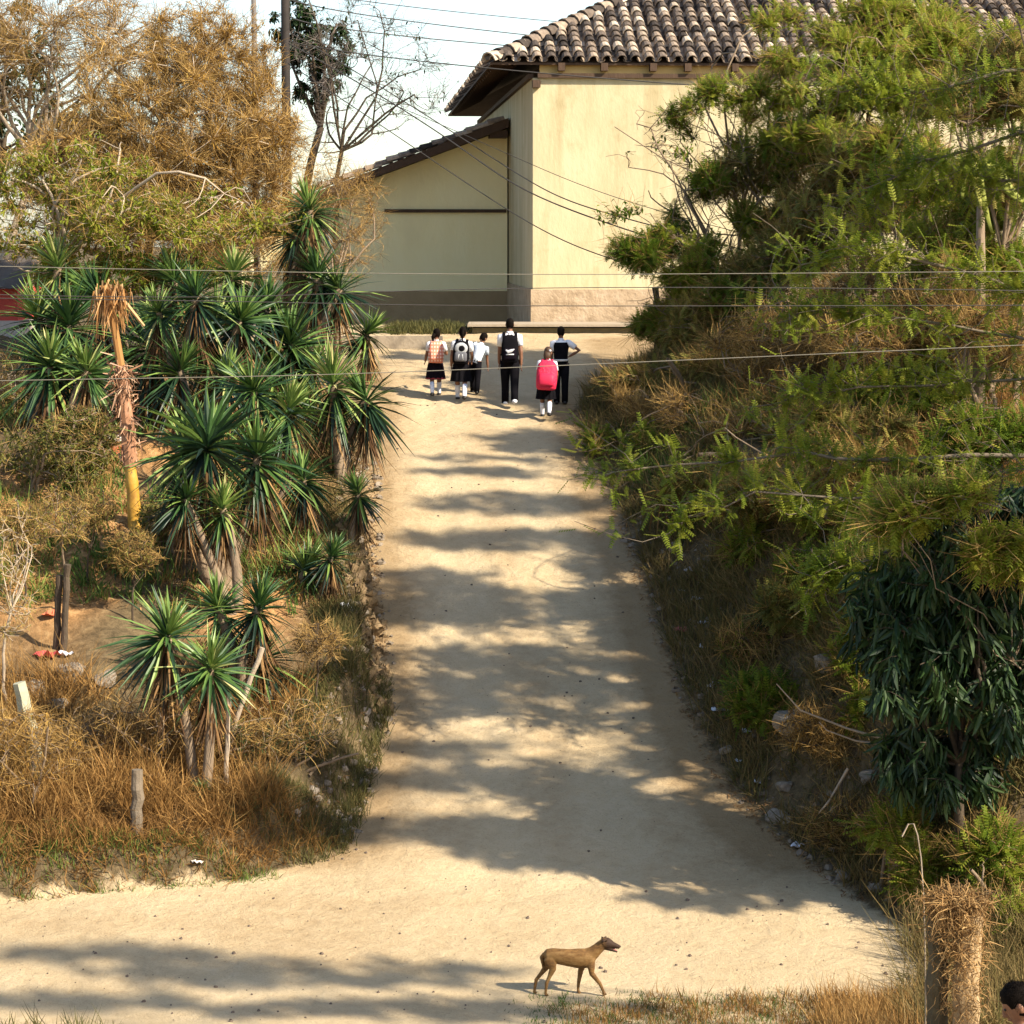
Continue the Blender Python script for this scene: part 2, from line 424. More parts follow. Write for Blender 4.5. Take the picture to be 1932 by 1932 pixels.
# ------------------------------------------------------------------ the church-like adobe building
def building():
    A4 = math.radians(3.8)
    e1 = np.array([math.cos(A4), math.sin(A4), 0]); e2 = np.array([-math.sin(A4), math.cos(A4), 0]); ez = np.array([0, 0, 1.0])
    C0 = np.array([_e(1005, 55), 55.0, 0.0])
    Q = lambda x, y, z: C0 + e1 * x + e2 * y + ez * z
    AX = np.array([e1, e2, ez])
    zb, zpl = CZ - 2.35, P(1005, 546, 55)[2]
    zt = P(1005, 147, 55)[2]
    root = thing('adobe_building', 'cream plastered old building with clay tiled hip roof at the top of the road', 'building', Q(0, 0, CZ - 1.95))
    iv = root.location
    def part(mb, name, mat, parent=root, smooth=False):
        for i in range(len(mb.v)): mb.v[i] = mb.v[i] - np.array(iv)
        return mb.build(name, mat, parent, smooth)
    cream = mat_noise('cream_plaster', [(.52, .44, .225, .3), (.59, .505, .275, .5), (.64, .56, .33, .72)], 0.8, .9, .25, 8, (1, 1, .45), bscale=14)
    plinth_m = mat_noise('plinth_plaster', [(.24, .17, .10, .3), (.37, .275, .175, .5), (.45, .35, .24, .72)], 3.0, .95, .9, 8, bscale=10)
    Lx, Wy = 22.0, 22.0
    def stained(name, cols):
        m = mat_noise(name, cols, 0.8, .92, .35, 8, (1, 1, .45), bscale=11); nt = m.node_tree; b = nt.nodes['Principled BSDF']
        src = b.inputs['Base Color'].links[0].from_socket
        n = noise(nt, 2.2, 6, stretch=(1, 1, .10)); r = ramp(nt, [(.80, .77, .70, .36), (1, 1, 1, .52)]); nt.links.new(n.outputs[0], r.inputs[0])
        n2 = noise(nt, .9, 7, rough=.7); r2 = ramp(nt, [(.84, .82, .76, .34), (1, 1, 1, .46)]); nt.links.new(n2.outputs[0], r2.inputs[0])
        for rr in (r, r2):
            mx = nt.nodes.new('ShaderNodeMix'); mx.data_type = 'RGBA'; mx.blend_type = 'MULTIPLY'; mx.inputs[0].default_value = .85
            nt.links.new(src, mx.inputs[6]); nt.links.new(rr.outputs[0], mx.inputs[7]); src = mx.outputs[2]
        nt.links.new(src, b.inputs['Base Color']); return m
    cream = stained('cream_plaster', [(.44, .37, .215, .3), (.50, .425, .255, .5), (.55, .475, .30, .72)])
    brightened_cream = mat_noise('brightened_cream_plaster', [(.76, .66, .37, .3), (.86, .755, .42, .5), (.90, .81, .49, .72)], 0.8, .92, .35, 8, (1, 1, .45), bscale=11)  # wing plaster: colour brightened to offset the shade thrown by the main block
    def prism(mb, poly, y0, y1):   # polygon in (x, z) extruded along e2
        n = len(poly)
        V = [Q(x, y0, z) for x, z in poly] + [Q(x, y1, z) for x, z in poly]
        mb.add(V[:], np.array([[i, (i + 1) % n, n + (i + 1) % n, n + i] for i in range(n)]))
        b0 = mb.n - 2 * n
        mb.f.append(np.array([[b0 + i for i in range(n)][::-1]])); mb.m.append((1, 0))
        mb.f.append(np.array([[b0 + n + i for i in range(n)]])); mb.m.append((1, 0))
    w = MB(); box(w, Q(Lx / 2, Wy / 2, (zpl + zt) / 2), (Lx, Wy, zt - zpl), ax=AX)
    part(w, 'wall', cream)
    w = MB(); box(w, Q(Lx / 2 - .01, Wy / 2 - .01, (zb + zpl) / 2), (Lx + .07, Wy + .07, zpl - zb), ax=AX)
    part(w, 'plinth', plinth_m)
    # wall plate and rafters
    w = MB(); box(w, Q(Lx / 2 + .05, -.03, zt + .05), (Lx - .1, .16, .10), ax=AX); box(w, Q(-.035, Wy / 2, zt + .05), (.12, Wy - .3, .10), ax=AX)
    part(w, 'wall_plate', M['wood'])
    zbt = zt + .10
    w = MB(); box(w, Q(Lx / 2, .06, zbt + .14), (Lx - .3, .10, .28), ax=AX); part(w, 'eave_board', mat_noise('ochre_board', [(.42, .27, .09), (.60, .42, .17)], 2, .8, .2))
    tp = math.tan(math.radians(26.5))
    OF, OS = .15, .95                          # overhang front and side
    ze = zbt + .30                             # roof underside at the wall line
    rx = .62
    k = 0
    while rx < 16:
        w = MB()
        d = np.array([0, -1, -tp]); n = Q(rx, .25, zbt + .20 + .25 * tp); 
        a2 = -(e2 + ez * tp); a2 = a2 / np.linalg.norm(a2); a3 = np.cross(e1, a2)
        box(w, Q(rx, .02, zbt + .135), (.15, .46, .17), ax=np.array([e1, e2, ez]))
        part(w, 'rafter', M['wood']); rx += .95 + .18 * math.sin(k * 2.3); k += 1
    w = MB(); box(w, Q(.06, -.16, zt - .14), (.17, .3, .16), ax=AX); part(w, 'beam_end', M['wood'])
    # roof deck (hip)
    x0, x1, y0, y1 = -OS, Lx + OS, -OF, Wy + .9
    zf = ze - OF * tp
    apex = min((x1 - x0), (y1 - y0)) / 2
    def rz(x, y): return zf + min(x - x0, y - y0, x1 - x, y1 - y) * tp
    hx0, hx1, hy = x0 + apex, x1 - apex, y0 + apex
    deck = MB()
    T = .05
    for off in (0.0, -T):
        V = [Q(x0, y0, zf + off), Q(x1, y0, zf + off), Q(x1, y1, zf + off), Q(x0, y1, zf + off), Q(hx0, hy, zf + apex * tp + off), Q(max(hx0, hx1), hy, zf + apex * tp + off)]
        deck.add(V, np.array([[0, 1, 5, 4], [2, 3, 4, 5]])); deck.f.append(np.array([[3, 0, 4], [1, 2, 5]]) + deck.n - 6); deck.m.append((2, 0))
    V = [Q(x0, y0, zf), Q(x1, y0, zf), Q(x1, y1, zf), Q(x0, y1, zf)]; V += [p - ez * T for p in V]
    deck.add(V, np.array([[i, (i + 1) % 4, 4 + (i + 1) % 4, 4 + i] for i in range(4)]))
    roof = part(deck, 'roof', M['wood'])
    # clay barrel tiles, each with its own weathering
    tile_m = mat_var('clay_tile', [(.026, .021, .017), (.07, .054, .042), (.155, .118, .088), (.32, .245, .175), (.50, .42, .32)], .9, 0, .15, .5, 9)
    tiles = MB(); rng = np.random.default_rng(5)
    def tile_row(mb, foot, up, side, nor, n, pitch=.31, course=.30, cover=True, step=.0):
        """n courses from the eave foot going up"""
        r0 = pitch * .36
        th = np.linspace(0.0, math.pi, 7)
        for j in range(n):
            s0 = j * course - .06; s1 = s0 + .43
            if cover:
                prof = np.stack([np.cos(th), np.sin(th)], 1); ra, rb, lift0, lift1 = r0 * 1.12, r0 * .86, .075, .045
            else:
                prof = np.stack([np.cos(th), -np.sin(th) * .7 + .45], 1); ra, rb, lift0, lift1 = r0 * .95, r0 * 1.1, .06, .03
            jit = rng.normal(size=3) * .012
            V = []
            for s, r, li in ((s0, ra, lift0), (s1, rb, lift1)):
                for ins in (1.0, .84):
                    for c_, s_ in prof: V.append(foot + up * (s + jit[0]) + side * (c_ * r * ins + jit[1]) + nor * (s_ * r * ins + li + jit[2] * .5))
            n7 = 7; F4 = []
            for i in range(6):
                F4 += [[i, i + 1, 14 + i + 1, 14 + i], [7 + i + 1, 7 + i, 21 + i, 21 + i + 1], [i + 1, i, 7 + i, 7 + i + 1]]
            mb.add(V, np.array(F4), np.clip(rng.beta(1.6, 1.5), 0, 1))
    upF = (e2 + ez * tp); upF /= np.linalg.norm(upF); norF = np.cross(e1, upF)
    x = x0 + .10; run_max = 8.5
    while x < 17.5:
        run = min((x - x0) / math.cos(math.atan(tp)), run_max)
        n = max(1, int(run / .30))
        tile_row(tiles, Q(x, y0, zf + .01), upF, e1, norF, n)
        tile_row(tiles, Q(x + .155, y0 + .02, zf + .012), upF, e1, norF, max(1, int(min((x + .15 - x0) * 1.1, run_max) / .30)), cover=False)
        x += .31
    upL = (e1 + ez * tp); upL /= np.linalg.norm(upL); norL = np.cross(upL, e2)
    y = y0 + .12
    while y < y1 - .2:
        tile_row(tiles, Q(x0, y, zf + .01), upL, e2, norL, max(1, min(4, int((y - y0) / .3) + 1)))
        y += .31
    # hip caps
    hd = e1 + e2 + ez * tp; hl = np.linalg.norm(hd); hd /= hl
    hs = nrm(e1 - e2); hn = np.cross(hs, hd); hn = hn if hn[2] > 0 else -hn
    tile_row(tiles, Q(x0 + .02, y0 + .02, zf - .03), hd, hs, hn, 34, pitch=.50, course=.34)
    for i in range(len(tiles.v)): tiles.v[i] = tiles.v[i] - np.array(iv)
    t = tiles.build('tile_covering', tile_m, roof)
    # exposed side-eave rafters (dark soffit)
    yy = .6
    w = MB()
    while yy < Wy:
        box(w, Q(-.44, yy, zf + .44 * tp - .12 + .06), (.98, .09, .10), ax=np.array([nrm(e1 + ez * tp), e2, nrm(ez - e1 * tp)])); yy += .8; part(w, 'soffit_rafter', M['wood']); w = MB()
    # lean-to along the side wall
    yl = 8.2; dl = 55 + yl
    lx0 = -6.8
    def Zv(v): return P(960, v, dl)[2]
    slope = (Zv(245) - Zv(345)) / ((955 - 690) / F * dl)
    zl1 = Zv(243)
    zl0 = zl1 + slope * lx0
    zp2 = Zv(549)
    w = MB(); prism(w, [(lx0, zp2), (-.04, zp2), (-.04, zl1), (lx0, zl0)], yl, yl + 10); part(w, 'wall', brightened_cream)
    w = MB(); prism(w, [(lx0 - .03, zb - .3), (-.04, zb - .3), (-.04, zp2), (lx0 - .03, zp2)], yl - .04, yl + 9.9)
    part(w, 'plinth', mat_noise('grey_plinth', [(.26, .18, .09), (.42, .31, .17)], 3, .95, .6, 7))
    w = MB(); box(w, Q(-1.62, yl - .04, Zv(398)), (3.1, .1, .085), ax=AX); part(w, 'beam', M['wood'])
    w = MB(); prism(w, [(lx0 - .7, zl0 - .7 * slope + .01), (-.05, zl1 + .01), (-.05, zl1 + .24), (lx0 - .7, zl0 - .7 * slope + .16)], yl - .75, yl + 10.2)
    r2 = part(w, 'roof', M['wood'])
    tl = MB(); upS = nrm(e1 + ez * slope); norS = np.cross(upS, e2)
    for yy in np.arange(yl - .66, yl + 9, .31):
        tile_row(tl, Q(lx0 - .7, yy, zl0 - .7 * slope + .20), upS, e2, norS, 26 if yy < yl + .6 else 5)
    for i in range(len(tl.v)): tl.v[i] = tl.v[i] - np.array(iv)
    tl.build('tile_covering', tile_m, r2)
    w = MB(); box(w, Q(-.3, yl - .35, zl1 - .16), (.45, .7, .18), ax=AX); part(w, 'beam_end', M['wood'])
    return Q, AX
QB, AXB = building()

def forecourt():
    conc = mat_noise('concrete', [(.22, .175, .12), (.40, .33, .24)], 4, .9, .4, 7)
    stone = mat_noise('footing', [(.06, .06, .03), (.20, .16, .09)], 5, .95, .8, 6)
    # raised walk in front of the building
    a = P(882, 612, 53.2); b = P(1300, 612, 53.2)
    cx = (a[0] + b[0] + 10) / 2; w_ = b[0] + 10 - a[0]
    m = MB(); box(m, (cx, 54.05, a[2] - .025), (w_, 1.75, .05)); o = m.build('pavement', conc)
    tag(o, 'pale raised concrete walk along the front of the cream building', 'pavement', kind='structure')
    m = MB(); box(m, (cx + .05, 54.10, a[2] - .38), (w_ - .1, 1.6, .60)); o = m.build('pavement_footing', stone); tag(o, 'dark mossy footing under the raised concrete walk', 'footing', kind='structure')
    a = P(560, 637, 50.5); b = P(835, 640, 50.5)
    m = MB()
    box(m, ((a[0] + b[0]) / 2, 50.6, a[2] - .1), (b[0] - a[0], .22, .26)); o = m.build('kerb', conc)
    tag(o, 'low pale kerb beside the dirt forecourt left of the schoolchildren', 'kerb', kind='structure')
forecourt()

def far_house():
    g = ground(-10.6, 50)
    root = thing('small_house', 'small house with red wall and grey sheet roof behind yuccas at the left edge', 'house', g)
    z0, z1, z2 = P(0, 605, 50)[2] - g[2], P(0, 545, 50)[2] - g[2], P(0, 497, 50)[2] - g[2]
    xr = P(20, 0, 50)[0] - g[0]
    m = MB(); box(m, (xr - 2.5, 1.5, (z1 + z0) / 2), (5, 3, z1 - z0)); m.build('wall', mat_flat('red_paint', (.50, .07, .05), .7), root)
    m = MB(); box(m, (xr - 2.5, 1.5, z0 / 2 - .4), (5.06, 3.06, z0 + .8)); m.build('base', mat_flat('whitewash', (.5, .42, .36), .9), root)
    m = MB()
    n = 40; V = []
    for i in range(n + 1):
        x = xr + .2 - 5.6 * i / n; dz = .025 * (i % 2)
        V += [(x, -.35, z1 + .02 + dz), (x, 2.0, z2 + .25 + dz), (x, -.35, z1 + dz), (x, 2.0, z2 + .23 + dz)]
    Fq = []
    for i in range(n):
        a = i * 4; Fq += [[a, a + 4, a + 5, a + 1], [a + 2, a + 3, a + 7, a + 6], [a, a + 2, a + 6, a + 4]]
    m.add(V, np.array(Fq)); m.build('roof', mat_noise('zinc', [(.05, .042, .036), (.13, .11, .09)], 3, .9, 0, 5, None, .1), root)
far_house()

def pole(u, d, v_top, r, label, mat, cross=True):
    x = (u - 966) / F * d; g = ground(x, d); zt = P(u, v_top, d)[2]
    root = thing('utility_pole', label, 'utility pole', g, 'poles above the trees on the left')
    m = MB(); loft(m, [(0, 0, -.4), (0, 0, (zt - g[2]) * .5), (0, 0, zt - g[2])], [r * 1.15, r * 1.05, r * .9], 12); m.build('shaft', mat, root, True)
    m = MB(); box(m, (0, -.16, zt - g[2] - .35), (1.6, .1, .12)); m.build('crossarm', M['wood'], root)
    for s in (-.7, -.25, .25, .7):
        m = MB(); loft(m, [(s, -.16, zt - g[2] - .29), (s, -.16, zt - g[2] - .2), (s, -.16, zt - g[2] - .13)], [.03, .05, .03], 8); m.build('insulator', mat_flat('glaze', (.3, .25, .2), .3), root)
pole(545, 56, -95, .10, 'thick dark utility pole standing above the brown dry tree', mat_noise('tarred_wood', [(.010, .008, .006), (.035, .026, .02)], 5, .8))
pole(487, 62, -60, .07, 'thinner grey utility pole left of the thick dark one', mat_noise('grey_pole', [(.05, .045, .04), (.20, .18, .16)], 1.2, .8))

wire_m = mat_flat('wire', (.05, .045, .04), .6)
pale_wire = mat_flat('galvanised_wire', (.17, .155, .12), .7, .2)
def wire(pts, ds, r, name, label, cat, group, mat):
    pts = [P(u, v, d) for (u, v), d in zip(pts, ds)]
    t = np.linspace(0, 1, len(pts)); tt = np.linspace(0, 1, 40)
    # smooth through the points
    pts = np.array(pts); deg = min(3, len(pts) - 1)
    pl = np.stack([np.polyval(np.polyfit(t, pts[:, k], deg), tt) for k in range(3)], 1)
    m = MB(); o0 = pl[0].copy(); tubes(m, (pl - o0)[None], r, 5)
    o = m.build(name, mat); o.location = tuple(o0)
    return tag(o, label, cat, group)
G1 = 'power lines crossing the sky behind the roof'
wire([(545, -25), (820, 18), (1300, 62)], [56, 68, 84], .012, 'power_line', 'uppermost of the thin power lines crossing the sky left of the roof', 'power line', G1, wire_m)
wire([(545, -2), (820, 46), (1300, 96)], [56, 68, 84], .015, 'power_line', 'second power line from the top crossing the sky left of the roof', 'power line', G1, wire_m)
wire([(545, 30), (800, 72), (1300, 110)], [56, 66, 84], .015, 'power_line', 'third power line from the top, reaching the roof above the eave corner', 'power line', G1, wire_m)
wire([(545, 78), (700, 104), (958, 132), (1300, 160)], [52, 51.5, 51, 51], .012, 'power_line', 'power line passing in front of the dark eave corner', 'power line', G1, wire_m)
G2 = 'wires slanting down across the cream wall'
wire([(545, 60), (834, 236), (958, 316), (1058, 372), (1186, 416), (1400, 470)], [52, 50, 49, 48, 47, 46], .012, 'power_line', 'upper dark wire slanting down across the wall corner', 'power line', G2, wire_m)
wire([(545, 80), (778, 224), (898, 296), (1002, 360), (1118, 416), (1400, 500)], [52, 50, 49, 48, 47, 46], .014, 'power_line', 'middle dark wire slanting down across the wall corner', 'power line', G2, wire_m)
wire([(545, 120), (798, 292), (958, 394), (1078, 460), (1190, 500), (1400, 560)], [52, 50, 49, 48, 47, 46], .011, 'power_line', 'lowest wire slanting across the wall, crossing the dark wall beam', 'power line', G2, wire_m)
wire([(700, 180), (962, 292), (1138, 364), (1400, 440)], [52, 49, 48, 46], .007, 'power_line', 'faintest thin wire slanting across the upper cream wall', 'power line', G2, wire_m)
G3 = 'horizontal wires strung across the view'
wire([(-250, 497), (656, 515), (1270, 517), (2200, 510)], [16] * 4, .0026, 'fence_wire', 'pale topmost horizontal wire crossing yuccas and wall above the plinth', 'wire', G3, pale_wire)
wire([(-250, 548), (400, 566), (646, 543), (1210, 548), (2200, 552)], [16] * 5, .0028, 'fence_wire', 'dark horizontal wire crossing along the top of the plinth', 'wire', G3, wire_m)
wire([(-250, 560), (496, 570), (714, 574), (1226, 578), (2200, 575)], [16] * 5, .0028, 'fence_wire', 'dark horizontal wire crossing the middle of the plinth', 'wire', G3, wire_m)
wire([(-250, 723), (32, 718), (472, 712), (702, 702), (1002, 694), (1218, 680), (2200, 640)], [16] * 7, .0028, 'fence_wire', 'pale lowest wire crossing the schoolchildren at skirt height', 'wire', G3, pale_wire)

# ------------------------------------------------------------------ plants
def t_frond(pairs=6, L=.26, ll=.06, lw=.022):
    V = []; Qd = []
    for i in range(pairs):
        y = L * (i + .6) / pairs
        k = 1 - .5 * abs(i / (pairs - 1) - .4)
        for s in (-1, 1):
            b = len(V); w = lw / 2
            V += [(0, y - w, 0), (0, y + w, 0), (s * ll * k, y + w * .7 + ll * .45, -.012), (s * ll * k, y - w * .5 + ll * .42, -.012)]
            Qd.append([b, b + 1, b + 2, b + 3])
    b = len(V); V += [(-.003, 0, 0), (.003, 0, 0), (.002, L, -.02), (-.002, L, -.02)]; Qd.append([b, b + 1, b + 2, b + 3])
    return np.array(V), np.array(Qd)
def t_leaf(L=.11, w=.05, droop=.03, seg=2):
    V = []; Qd = []
    for i in range(seg + 1):
        t = i / seg; ww = w * (math.sin(math.pi * min(max(t * .86 + .1, 0), 1)) ** .8) / 2
        z = -droop * t * t
        V += [(-ww, L * t, z + ww * .35), (0, L * t, z), (ww, L * t, z + ww * .35)]
    for i in range(seg):
        a = i * 3; Qd += [[a, a + 1, a + 4, a + 3], [a + 1, a + 2, a + 5, a + 4]]
    return np.array(V), np.array(Qd)
def t_blade(L=1.0, w=.02, bend=.25):
    V = []; 
    for t, k in ((0, 1), (.5, .8), (1, .12)):
        V += [(-w * k / 2, L * t, bend * t * t), (w * k / 2, L * t, bend * t * t)]
    return np.array(V), np.array([[0, 1, 3, 2], [2, 3, 5, 4]])
FROND = t_frond(7, .24, .042, .021); LEAF = t_leaf(); LONG = t_leaf(.26, .05, .06, 3); SMALL = t_leaf(.06, .03, .01, 1)

def in_blobs(blobs, n, rng, shell=.35):
    w = np.array([r[0] * r[1] * r[2] for c, r in blobs]) ** .75; w /= w.sum()
    k = rng.choice(len(blobs), n, p=w)
    d = nrm(rng.normal(size=(n, 3))); rad = rng.random(n) ** shell
    C = np.array([c for c, r in blobs])[k]; R = np.array([r for c, r in blobs])[k]
    return C + d * rad[:, None] * R

def curve(a, b, K, rng, wob=.1, sag=.0):
    t = np.linspace(0, 1, K)[None, :, None]
    a = a[:, None]; b = b[:, None]
    L = np.linalg.norm(b - a, axis=-1, keepdims=True)
    mid = rng.normal(size=(a.shape[0], 1, 3)) * wob * L + np.array([0, 0, sag]) * L
    p = a + (b - a) * t + mid * (4 * t * (1 - t))
    return p + rng.normal(size=p.shape) * wob * .12 * L * (t > 0) * (t < 1)

def skeleton(mb, base, fork, blobs, rng, r0, n=(6, 40, 260), stems=1, wob=.12, tw=.006, sag=.06, sides=(8, 6, 4, 3), cl=0):
    """trunk, limbs, branches and twigs grown from nearest to nearest; returns the twigs"""
    base = np.asarray(base, float); fork = np.asarray(fork, float)
    K = 7
    b = base + np.concatenate([np.zeros((1, 3)), rng.normal(size=(stems - 1, 3)) * [.15, .15, 0]])
    f = fork + np.concatenate([np.zeros((1, 3)), rng.normal(size=(stems - 1, 3)) * .4])
    tr = curve(b, f, K, rng, .05)
    tubes(mb, tr, np.linspace(r0, r0 * .66, K)[None], sides[0], rng.random(stems))
    nodes = tr[:, 3:].reshape(-1, 3); nr = np.full(len(nodes), r0 * .62)
    out = None
    for lev, (cnt, KK) in enumerate(zip(n, (7, 5, 4))):
        tgt = in_blobs(blobs, cnt, rng, (.5, .4, .33)[lev])
        if lev == 2 and cl:      # sprays of leaves with gaps between them
            cc = in_blobs(blobs, max(6, cnt // cl), rng, .36); rm = np.mean([r_ for _, r_ in blobs]) * .23
            tgt = cc[rng.integers(0, len(cc), cnt)] + rng.normal(size=(cnt, 3)) * rm * [1, 1, .55]
        dist = np.linalg.norm(tgt[:, None] - nodes[None], axis=-1)
        # prefer a lower parent, so that branches rise
        dist = dist + np.maximum(nodes[None, :, 2] - tgt[:, None, 2], 0) * .6
        pi = dist.argmin(1)
        a = nodes[pi]; rp = nr[pi]
        br = curve(a, tgt, KK, rng, wob, sag)
        ra = np.minimum(rp * (.75, .6, .5)[lev], (r0 * .6, r0 * .25, tw * 1.5)[lev]); ra = np.maximum(ra, tw)
        rb = np.maximum(ra * .4, tw * .7)
        R = ra[:, None] + (rb - ra)[:, None] * np.linspace(0, 1, KK)[None]
        tubes(mb, br, R, sides[lev + 1], rng.random(cnt))
        nodes = np.concatenate([nodes if lev == 0 else nodes, br[:, 1:].reshape(-1, 3)]) if lev == 0 else br[:, 1:].reshape(-1, 3)
        nr = np.concatenate([nr, R[:, 1:].ravel()]) if lev == 0 else R[:, 1:].ravel()
        out = br
    return out

def leaves(mb, tw, rng, per, tmpl, size=(.8, 1.2), down=.0, spread=.9, var=(0, 1), clump=True, mi=0, t0=.3, jit=.03):
    N, K, _ = tw.shape
    k = rng.integers(0, K - 1, (N, per)); t = rng.random((N, per, 1))
    rows = np.arange(N)[:, None]
    A = tw[rows, k]; B = tw[rows, k + 1]
    O = (A + (B - A) * t).reshape(-1, 3) + rng.normal(size=(N * per, 3)) * jit
    D = nrm((B - A)).reshape(-1, 3) * .5 + rng.normal(size=(N * per, 3)) * spread + np.array([0, 0, -down])
    R = frames(D, rng, np.array([0, 0, 1.0]) if down < .5 else None)
    if clump:
        cv = rng.random(N)[:, None] * .6 + rng.random((N, per)) * .4
    else: cv = rng.random((N, per))
    vv = var[0] + (var[1] - var[0]) * cv.ravel()
    scatter(mb, *tmpl, O, R, rng.uniform(*size, N * per), vv, mi)

def twiglets(mb, tw, rng, per, L=(.12, .3), r=.003, spread=.8, mi=0, up=.1):
    N, K, _ = tw.shape
    k = rng.integers(0, K, (N, per)); O = tw[np.arange(N)[:, None], k].reshape(-1, 3)
    D = nrm(np.repeat(tw[:, -1] - tw[:, 0], per, 0)) + rng.normal(size=(N * per, 3)) * spread + np.array([0, 0, up])
    D = nrm(D) * rng.uniform(*L, (N * per, 1))
    pl = np.stack([O, O + D * .5 + rng.normal(size=O.shape) * .015, O + D], 1)
    tubes(mb, pl, np.array([[r, r * .8, r * .4]]), 3, rng.random(N * per), mi)

def bl(u, v, ru, rv, d, deep=None):
    c = P(u, v, d); s = d / F
    return (c, np.array([ru * s, deep or max(ru, rv) * s * .9, rv * s]))

def plant(name, label, cat, base, fork, blobs, seed, r0, n, kind, bark='bark', group=None, stems=1, wob=.12, tw=.006, sag=.06, per=6, tmpl=None, size=(.8, 1.2), var=(0, 1), leaf='frond', down=0., fine=0, fineL=(.12, .3), finer=.003, fine_m='twig', crown='crown', trunk='trunk', spread=.9, cl=0):
    rng = np.random.default_rng(seed)
    base = np.asarray(base, float)
    root = thing(name, label, cat, base, group)
    loc = [(c - base, r) for c, r in blobs]
    mb = MB(); tws = skeleton(mb, np.array([0, 0, -.15]), np.asarray(fork) - base, loc, rng, r0, n, stems, wob, tw, sag, cl=cl)
    mb.build(trunk, M[bark], root, True)
    mb = MB(); mats = []
    if fine: twiglets(mb, tws, rng, fine, fineL, finer, mi=0); mats.append(M[fine_m])
    if per: leaves(mb, tws, rng, per, tmpl or FROND, size, down, spread, var, mi=len(mats)); mats.append(M[leaf])
    if mats: mb.build(crown, mats, root)
    return root

# ---- left side trees
b = ground(-7.4, 47)
plant('dry_tree', 'big brown drought-dried tree of fine twigs filling the upper left', 'tree', b, P(260, 480, 47),
      [bl(330, 250, 235, 190, 47), bl(390, 110, 140, 115, 47.5), bl(200, 330, 190, 120, 46.5), bl(480, 330, 120, 160, 47), bl(330, 430, 240, 60, 46.5)],
      11, .12, (16, 170, 2600), 'dry', 'pale_bark', stems=3, wob=.14, tw=.005, per=24, tmpl=SMALL, size=(.8, 1.6), leaf='dry_leaf', var=(0, 1), fine=20, fineL=(.15, .42), finer=.0042)
b = ground(-8.6, 43.5)
plant('yellow_green_tree', 'yellow-green leafy tree with thick pale horizontal limbs at the left edge', 'tree', b, P(120, 480, 43.5),
      [bl(80, 440, 110, 70, 43.5), bl(40, 330, 70, 70, 43.5), bl(300, 410, 230, 60, 43), bl(200, 330, 120, 70, 43.5)],
      12, .085, (9, 80, 760), 'leaf', 'pale_bark', wob=.16, tw=.006, per=12, tmpl=LEAF, size=(.6, 1.15), leaf='frond', var=(.45, 1), cl=9, fine=7, fineL=(.15, .4), finer=.004)
b = ground(-11.5, 52)
plant('bare_tree', 'pale leafless tree reaching over the top left corner', 'tree', b, P(60, 300, 52),
      [bl(90, 90, 150, 130, 52), bl(200, 60, 120, 70, 51), bl(-60, 100, 120, 150, 52)], 13, .11, (12, 90, 560), 'bare', 'pale_bark', 'leafless trees', wob=.14, tw=.008, per=3, tmpl=SMALL, size=(.8, 1.5), leaf='dry_leaf', fine=14, fineL=(.2, .7), finer=.0042, fine_m='twig')
b = ground(-13.5, 60)
plant('dark_tree', 'dark green tree far behind the bare branches at the left edge', 'tree', b, P(0, 330, 60),
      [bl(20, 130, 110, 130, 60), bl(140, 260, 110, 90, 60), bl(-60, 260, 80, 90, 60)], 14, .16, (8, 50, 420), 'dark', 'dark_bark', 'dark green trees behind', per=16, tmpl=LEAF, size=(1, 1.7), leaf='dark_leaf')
b = ground(-4.8, 59)
plant('dark_tree', 'dark green tree beside the thick utility pole', 'tree', b, P(605, 240, 59),
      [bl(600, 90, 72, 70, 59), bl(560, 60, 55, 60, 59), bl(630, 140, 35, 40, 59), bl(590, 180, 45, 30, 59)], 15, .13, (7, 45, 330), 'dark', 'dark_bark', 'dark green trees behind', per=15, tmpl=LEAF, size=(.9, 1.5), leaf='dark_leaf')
b = ground(-4.0, 57)
plant('bare_tree', 'leafless dark branched tree against the sky left of the roof', 'tree', b, P(645, 285, 57),
      [bl(700, 120, 130, 150, 57), bl(620, 60, 110, 90, 57), bl(780, 150, 90, 90, 57), bl(620, 220, 60, 80, 57)], 16, .07, (9, 46, 260), 'bare', 'dark_bark', 'leafless trees', wob=.10, tw=.006, per=1, tmpl=LEAF, size=(.7, 1.2), leaf='dark_leaf', fine=7, fineL=(.2, .6), finer=.0036, fine_m='grey_twig', sag=.02)
b = ground(_e(650, 49.5), 49.5)
plant('dry_shrub', 'tan twiggy shrub in front of the left end of the wing wall', 'shrub', b, P(640, 560, 49.5),
      [bl(655, 420, 75, 110, 49.5), bl(620, 340, 60, 60, 49.5), bl(690, 360, 45, 45, 49.5)], 17, .05, (7, 45, 300), 'dry', 'bark', wob=.14, tw=.005, per=5, tmpl=SMALL, size=(.5, 1), leaf='dry_leaf', var=(.2, 1), fine=8, fineL=(.12, .35), finer=.0034, stems=3)
b = ground(_e(520, 47), 47)
plant('dry_shrub', 'orange-brown dry shrub below the dry tree, beside the tall yucca', 'shrub', b, P(500, 560, 46),
      [bl(480, 490, 110, 60, 46), bl(380, 490, 90, 50, 46)], 18, .05, (7, 40, 300), 'dry', 'bark', wob=.14, tw=.005, per=7, tmpl=SMALL, size=(.6, 1.2), leaf='dry_leaf', var=(.1, .9), fine=7, fineL=(.12, .35), finer=.0034, stems=3)
b = gp(60, 930)
